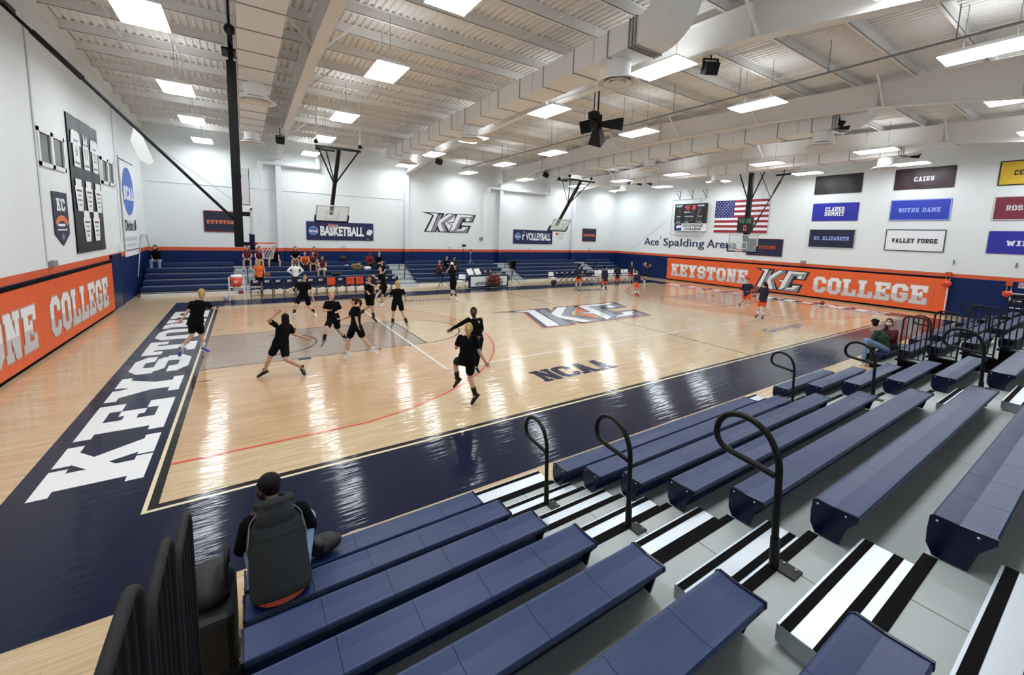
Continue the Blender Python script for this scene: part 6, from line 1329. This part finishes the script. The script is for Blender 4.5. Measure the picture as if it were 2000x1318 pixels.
 'O8': {'pel':[27.78,15.27,0.8],'nk':[27.76,15.29,1.39],'hd':[27.75,15.3,1.56],'shA':[27.69,15.38,1.31],'shB':[27.84,15.19,1.33],'elA':[27.67,15.39,1.15],'wrA':[27.78,15.19,1.26],'elB':[27.9,15.12,1.21],'wrB':[27.67,15.04,1.29],'hpA':[27.72,15.34,0.79],'hpB':[27.83,15.2,0.8],'knA':[27.78,15.26,0.54],'anA':[27.72,15.34,0.27],'toA':[27.8,15.51,0.04],'knB':[27.82,15.21,0.54],'anB':[27.77,15.27,0.22],'toB':[27.6,15.18,0.04]},
}
BLK = dict(top='tee', bottom='short')
def P(k, label, **kw): return person(label, PJ[k], ground=True, **kw)
P('P1', 'person in black running away at left with light brown ponytail and blue shoes', hair='blond', style='pony', front=0, shoes='shoeblue', sock='sockw', vox=.013, slen=.13, **BLK)
P('P2', 'dark-haired person in black mid-leap with arms out, nearest the left free throw lane', hair='dkhair', style='long', front=0, shoes='shoeb', sole='shoeb', sock='skin_t', skin='skin_t', vox=.012, slen=.03, **BLK)
P('P3', 'smiling dark-haired person in black and white shoes, in front of the home bench', hair='brown', style='pony', front=1, shoes='shoew', sock='sockb', vox=.013, **BLK)
P('P4', 'blond person in black jogging toward the camera with bent arms', hair='blond', style='pony', front=1, shoes='shoeg', sock='sockb', vox=.012, **BLK)
P('P5', 'person in black walking left with a dark ponytail and white shoes', hair='brown', style='pony', facing=R(172), front=1, shoes='shoew', sock='sockw', vox=.012, slen=.06, **BLK)
P('P6', 'person in black holding a fist to the chin, near the free throw lane', hair='brown', style='bun', front=1, shoes='shoeb', sole='shoeb', sock='sockb', skin='skin_t', vox=.013, **BLK)
P('P7', 'person in black kicking one leg up, in front of the home bench chairs', hair='brown', style='long', front=1, shoes='shoew', sock='sockb', vox=.013, **BLK)
P('P8', 'blond person in black walking away on the free throw line with arms spread', hair='blond', style='pony', front=0, shoes='shoeg', sock='sockb', vox=.012, **BLK)
P('P9', 'person in black long sleeves and face mask pointing with one arm, by the three-point line', hair='dkhair', style='bun', front=1, skin='skin_d', shoes='shoeb', sock='sockb', sleeve=1.95, mask='blackm', mark=True, vox=.012, legs='long', bottom='short', top='tee')
P('P10', 'blond ponytailed person in black high-stepping on the red three-point line, seen from behind', hair='blond', style='pony', front=0, shoes='shoeb', sole='shoeb', sock='sockb', vox=.011, **BLK)
P('P11', 'person in black with a white headband tying back dark hair, before the scorers table', hair='dkhair', style='long', front=0, hat='wcloth', shoes='shoew', sock='sockb', vox=.015, **BLK)
ORG = dict(top='navytop', bottom='oshort', sleeve=1.9)
P('O1', 'person in navy shirt and orange shorts running before the slanted mark on the right pad', hair='brown', style='bun', front=1, shoes='shoeb', sock='sockw', vox=.014, **ORG)
P('O2', 'person in navy shirt and orange shorts holding a ball, seen from behind, by the pad', hair='brown', style='pony', front=0, facing=R(60), shoes='shoeb', sock='sockw', vox=.014, **ORG)
P('O3', 'person in navy shirt and orange shorts holding a dark ball, leftmost by the visitors bench', hair='dkhair', style='pony', facing=R(-15), front=1, shoes='shoeb', sock='sockw', vox=.016, **ORG)
P('O4', 'person in navy shirt, orange shorts and black leggings walking before the visitors bench', hair='dkhair', style='bun', facing=R(-10), front=1, shoes='shoeb', sock='sockb', slen=.36, vox=.016, **ORG)
P('O5', 'dark-haired person in navy shirt and orange shorts standing before the white bench table', hair='dkhair', style='bun', facing=R(75), front=0, shoes='shoeb', sock='sockb', skin='skin_d', slen=.3, vox=.016, **ORG)
P('O6', 'person in navy shirt and orange shorts by the white padded chair at the visitors bench', hair='brown', style='bun', front=1, shoes='shoew', sock='sockw', vox=.016, **ORG)
P('O7', 'person in navy shirt, orange shorts and red shoes crouching on the right three-point line', hair='dkhair', style='bun', facing=R(200), front=1, shoes='shoer', sole='shoer', sock='sockw', skin='skin_t', vox=.014, **ORG)
P('O8', 'person in navy shirt raising a basketball to shoot at the far right corner', hair='blond', style='pony', facing=R(-20), front=1, shoes='shoew', sock='sockb', top='navytop', bottom='short', sleeve=1.9, vox=.016)
def near(k, j, dx, dy, dz): a = PJ[k][j]; return (a[0] + dx, a[1] + dy, a[2] + dz)
ball(near('O2', 'wrA', .02, .14, .08), 'ball', 'brown basketball held by the person with back turned near the right pad')
ball(near('O1', 'wrB', .1, -.12, .10), 'ball', 'brown basketball carried by the running person near the right pad')
ball(near('O3', 'wrB', .0, -.16, -.04), 'balld', 'dark basketball held by the leftmost person by the visitors bench')
ball(near('O8', 'wrB', .16, -.12, .14), 'ball', 'brown basketball raised to shoot in the far right corner')
ball((29.31, 3.64, .121), 'balld', 'dark basketball lying on the end line below the orange wall pad')
# --- spectators on the near bleachers
H = {'pel': (1.18, -3.06, .80), 'nk': (1.16, -2.80, 1.26), 'hd': (1.13, -2.67, 1.355), 'shA': (.99, -2.83, 1.17), 'shB': (1.34, -2.83, 1.17), 'elA': (.93, -2.68, .90), 'wrA': (1.0, -2.44, .93), 'elB': (1.43, -2.66, .89), 'wrB': (1.3, -2.42, .93),
     'hpA': (1.08, -3.02, .79), 'hpB': (1.29, -3.02, .79), 'knA': (.98, -2.60, .92), 'knB': (1.42, -2.58, .92), 'anA': (1.02, -2.50, .54), 'anB': (1.37, -2.48, .54), 'toA': (1.02, -2.34, .48), 'toB': (1.37, -2.33, .48)}
hoodie = person('person in a charcoal hoodie with black sleeves sitting at the near left, seen from behind', H, skin='skin_d', top='char', bottom='denim', hair='dkhair', style='none', shoes='shoeb', facing=R(128), front=0, legs='long', sleeve=1.0, mask='blackm', vox=.009, bulk=1.22, headscale=1.0)
def extra(mb, name, m, vox=.008, lab=None, sm=4):
    o = fused(mb, name, [K[m]], hoodie, vox, sm)
    if lab: o['label'] = lab
    return o
bs = hoodie.location
def L_(p): return V(p) - V((bs.x, bs.y, 0))
mb = MB()
for s_ in 'AB': capsule(mb, L_(H['sh' + s_]), L_(H['el' + s_]), .078, .066, 14); capsule(mb, L_(H['el' + s_]), L_(H['wr' + s_]), .064, .046, 14); mb.ball(L_(H['sh' + s_]), .08, n=14)
extra(mb, 'sleeve', 'blk_sleeve', lab='black sleeves')
p0_, c = L_(H['pel']), L_(H['nk']); sp = (c - p0_).normalized(); bk = V((0, -sp.z, sp.y)); xx = V((1, 0, 0)); HM = Matrix((xx, bk, sp)).transposed()
mb = MB(); mb.ball(c + bk * .085 - sp * .075, .145, .062, .115, 18, 0, HM); mb.ball(c + bk * .075 - sp * .0, .125, .06, .07, 16, 0, HM)
mb.tube([c + sp * .035 + V((.112 * math.cos(2 * math.pi * k / 20), .10 * math.sin(2 * math.pi * k / 20), -.035 * math.sin(2 * math.pi * k / 20))) for k in range(20)], .042, 8, closed=True)
extra(mb, 'hood', 'char')
for sx in (-1, 1):
    pts = [c + xx * (sx * .125) + bk * .085 - sp * .02, c + xx * (sx * .175) + bk * .09 - sp * .08, c + xx * (sx * .19) + bk * .10 - sp * .17, c + xx * (sx * .205) + bk * .095 - sp * .25]
    mb = MB(); mb.tube(smooth_path(pts), .005, 6); mb.build('piping', K['piping'], hoodie)
mb = MB(); p = L_(H['pel']); ellsweep(mb, [(p + V((0, -.015, -.085)), V((1, 0, 0)), .19, V((0, 1, 0)), .15), (p + V((0, -.015, -.02)), V((1, 0, 0)), .203, V((0, 1, 0)), .163), (p + V((0, 0, .05)), V((1, 0, 0)), .18, V((0, 1, 0)), .14)], 20); extra(mb, 'shirt_hem', 'orange_p', lab='orange shirt hem')
mb = MB(); ellsweep(mb, [(p0_ + (c - p0_) * t + V((0, -.015, -.03 * (1 - t))), xx, w_, bk, d_) for t, w_, d_ in ((-.13, .20, .16), (-.06, .212, .17), (.0, .214, .172), (.18, .212, .170), (.38, .205, .160), (.58, .208, .148), (.74, .205, .132), (.86, .175, .11), (.95, .12, .085), (1.02, .08, .07))], 22); extra(mb, 'jacket_back', 'char')
mb = MB(); h = L_(H['hd']); mb.ball(h + V((.004, -.012, .058)), .088, .10, .076, 18); mb.ball(h + V((.02, -.06, .02)), .062, .05, .06, 14); extra(mb, 'hair', 'dkhair')
for q in (((-.072, -.05, .012), (-.088, -.01, -.01), (-.078, .04, -.045)), ((-.068, -.052, -.03), (-.08, -.015, -.05), (-.072, .035, -.07))):
    mb = MB(); mb.tube(smooth_path([h + V(a) for a in q]), .004, 5); mb.build('mask_strap', K['blackm'], hoodie)
G1 = seated(16.85, -2.52, .445, 105, 0.0, lean=.2, spread=.25, arms='lap'); G1['knA'] += V((-.2, -.05, .2)); G1['anA'] += V((-.15, -.05, 0)); G1['toA'] += V((-.2, -.05, 0))
person('person in a green camouflage jacket and pale jeans sitting on the right bleachers', G1, top='green', bottom='denim', hair='dkhair', style='bun', shoes='shoew', legs='long', sleeve=1.95, front=0, facing=R(60), bulk=1.45, vox=.013)
G2 = seated(17.45, -2.52, .445, 150, 0.0, lean=.1, arms='phone')
person('person with long dark hair and white face mask beside the green jacket at right', G2, top='marsh', bottom='dkpants', hair='brown', style='long', shoes='shoeb', legs='long', sleeve=1.95, facing=R(190), front=1, mask=True, vox=.014)
# --- people on and before the far bleachers
ZS = lambda k: SZ0 + SDZ * (k - 1)
YS = lambda k: 19.45 + SDY * (k - 1) + .12
def S(k, x, label, yaw=-95, **kw):
    pk = {a: kw.pop(a) for a in ('lean', 'spread', 'arms', 'tall') if a in kw}
    zf = ZS(k - 1) if kw.pop('perch', False) else max(0, ZS(k - 1) - SEATH)
    return person(label, seated(x, YS(k), ZS(k), yaw, zf, **pk), front=1, facing=R(yaw), vox=.018, **kw)
S(5, -2.85, 'person in black and pale jeans sitting alone at the top left of the far bleachers', top='tee', bottom='denim', hair='dkhair', style='long', shoes='shoew', legs='long', sleeve=1.9, arms='knees', lean=.2)
S(5, 1.15, 'person in maroon sitting on the far bleachers left of the hoop net', top='marsh', bottom='short', hair='brown', style='long', shoes='shoeb', sleeve=.3, arms='lap')
S(5, 1.75, 'person in dark maroon on the far bleachers directly behind the blond standing person', top='marsh', bottom='short', hair='dkhair', style='bun', shoes='shoeb', sleeve=.3, arms='knees')
S(5, 2.5, 'person in black shorts and white socks sitting on the far bleachers behind the hoop net', top='tee', bottom='short', hair='dkhair', style='bun', shoes='shoew', sock='sockw', arms='knees', lean=.16, spread=.3)
S(5, 3.6, 'long-haired person in black with pale leggings on the far bleachers behind the white shirt', top='tee', bottom='short', hair='brown', style='long', shoes='shoew', sock='sockw', slen=.34, arms='lap')
S(4, 4.05, 'person in an orange and black top bending on the far bleachers', top='orshirt', bottom='dkpants', hair='brown', style='bun', shoes='shoeb', legs='long', lean=.28, arms='knees')
S(5, 4.65, 'person in dark red with long hair on the top far bench behind two seated people', top='marsh', bottom='short', hair='brown', style='long', shoes='shoeb', sleeve=1.8)
S(4, 4.5, 'person in dark red sitting left of the bare-armed person on the far bleachers', top='marsh', bottom='short', hair='brown', style='pony', shoes='shoeb', sleeve=.4)
S(3, 5.0, 'bare-armed person in a maroon tank top with white shoes on the far bleachers', yaw=-115, top='marsh', bottom='wcloth', hair='brown', style='long', shoes='shoew', sleeve=.15, arms='lap')
S(4, 7.85, 'person in a red hooded top on the far bleachers near the second aisle', top='redhood', bottom='dkpants', hair='dkhair', style='bun', shoes='shoeb', legs='long', sleeve=1.95, skin='skin_d', hood=True)
S(4, 8.45, 'person in black with cap and white mask on the far bleachers beside the red hood', top='tee', bottom='dkpants', hair='brown', style='none', hat='greyh', shoes='shoeb', legs='long', sleeve=1.95, mask=True, arms='lap')
S(2, 8.3, 'person with tied brown hair low on the far bleachers behind the leg-kicking person', top='tee', bottom='dkpants', hair='brown', style='bun', shoes='shoeb', legs='long')
S(2, 12.2, 'grey-haired person in a maroon shirt sitting left of the scorers table', top='marsh', bottom='dkpants', hair='greyh', style='bun', shoes='shoeb', legs='long', sleeve=1.9, arms='phone')
S(3, 13.0, 'person in black on the far bleachers behind the maroon shirt', top='tee', bottom='dkpants', hair='brown', style='bun', shoes='shoeb', legs='long', sleeve=1.9, arms='phone')
S(3, 13.6, 'person in a dark cap on the far bleachers left of the video camera', top='dkpants', bottom='dkpants', hair='greyh', style='none', hat='dkhair', shoes='shoeb', legs='long', sleeve=1.9, arms='lap')
person('person with long blond hair and orange top standing behind the home bench', standing(1.62, 18.75, .05, 85, 1.7), top='orshirt', bottom='short', hair='blond', style='long', shoes='shoeb', front=0, facing=R(85), vox=.017, sleeve=.3)
person('grey-haired person in a white shirt standing with hands on hips behind the home bench', standing(3.3, 18.75, 0, 80, 1.68, 'hips'), top='wcloth', bottom='dkpants', hair='greyh', style='bun', shoes='shoeb', legs='long', front=0, facing=R(80), vox=.016, sleeve=1.95)
ball((2.0, 18.6, 1.02), 'ball', 'pale basketball under the arm of the blond person behind the home bench')
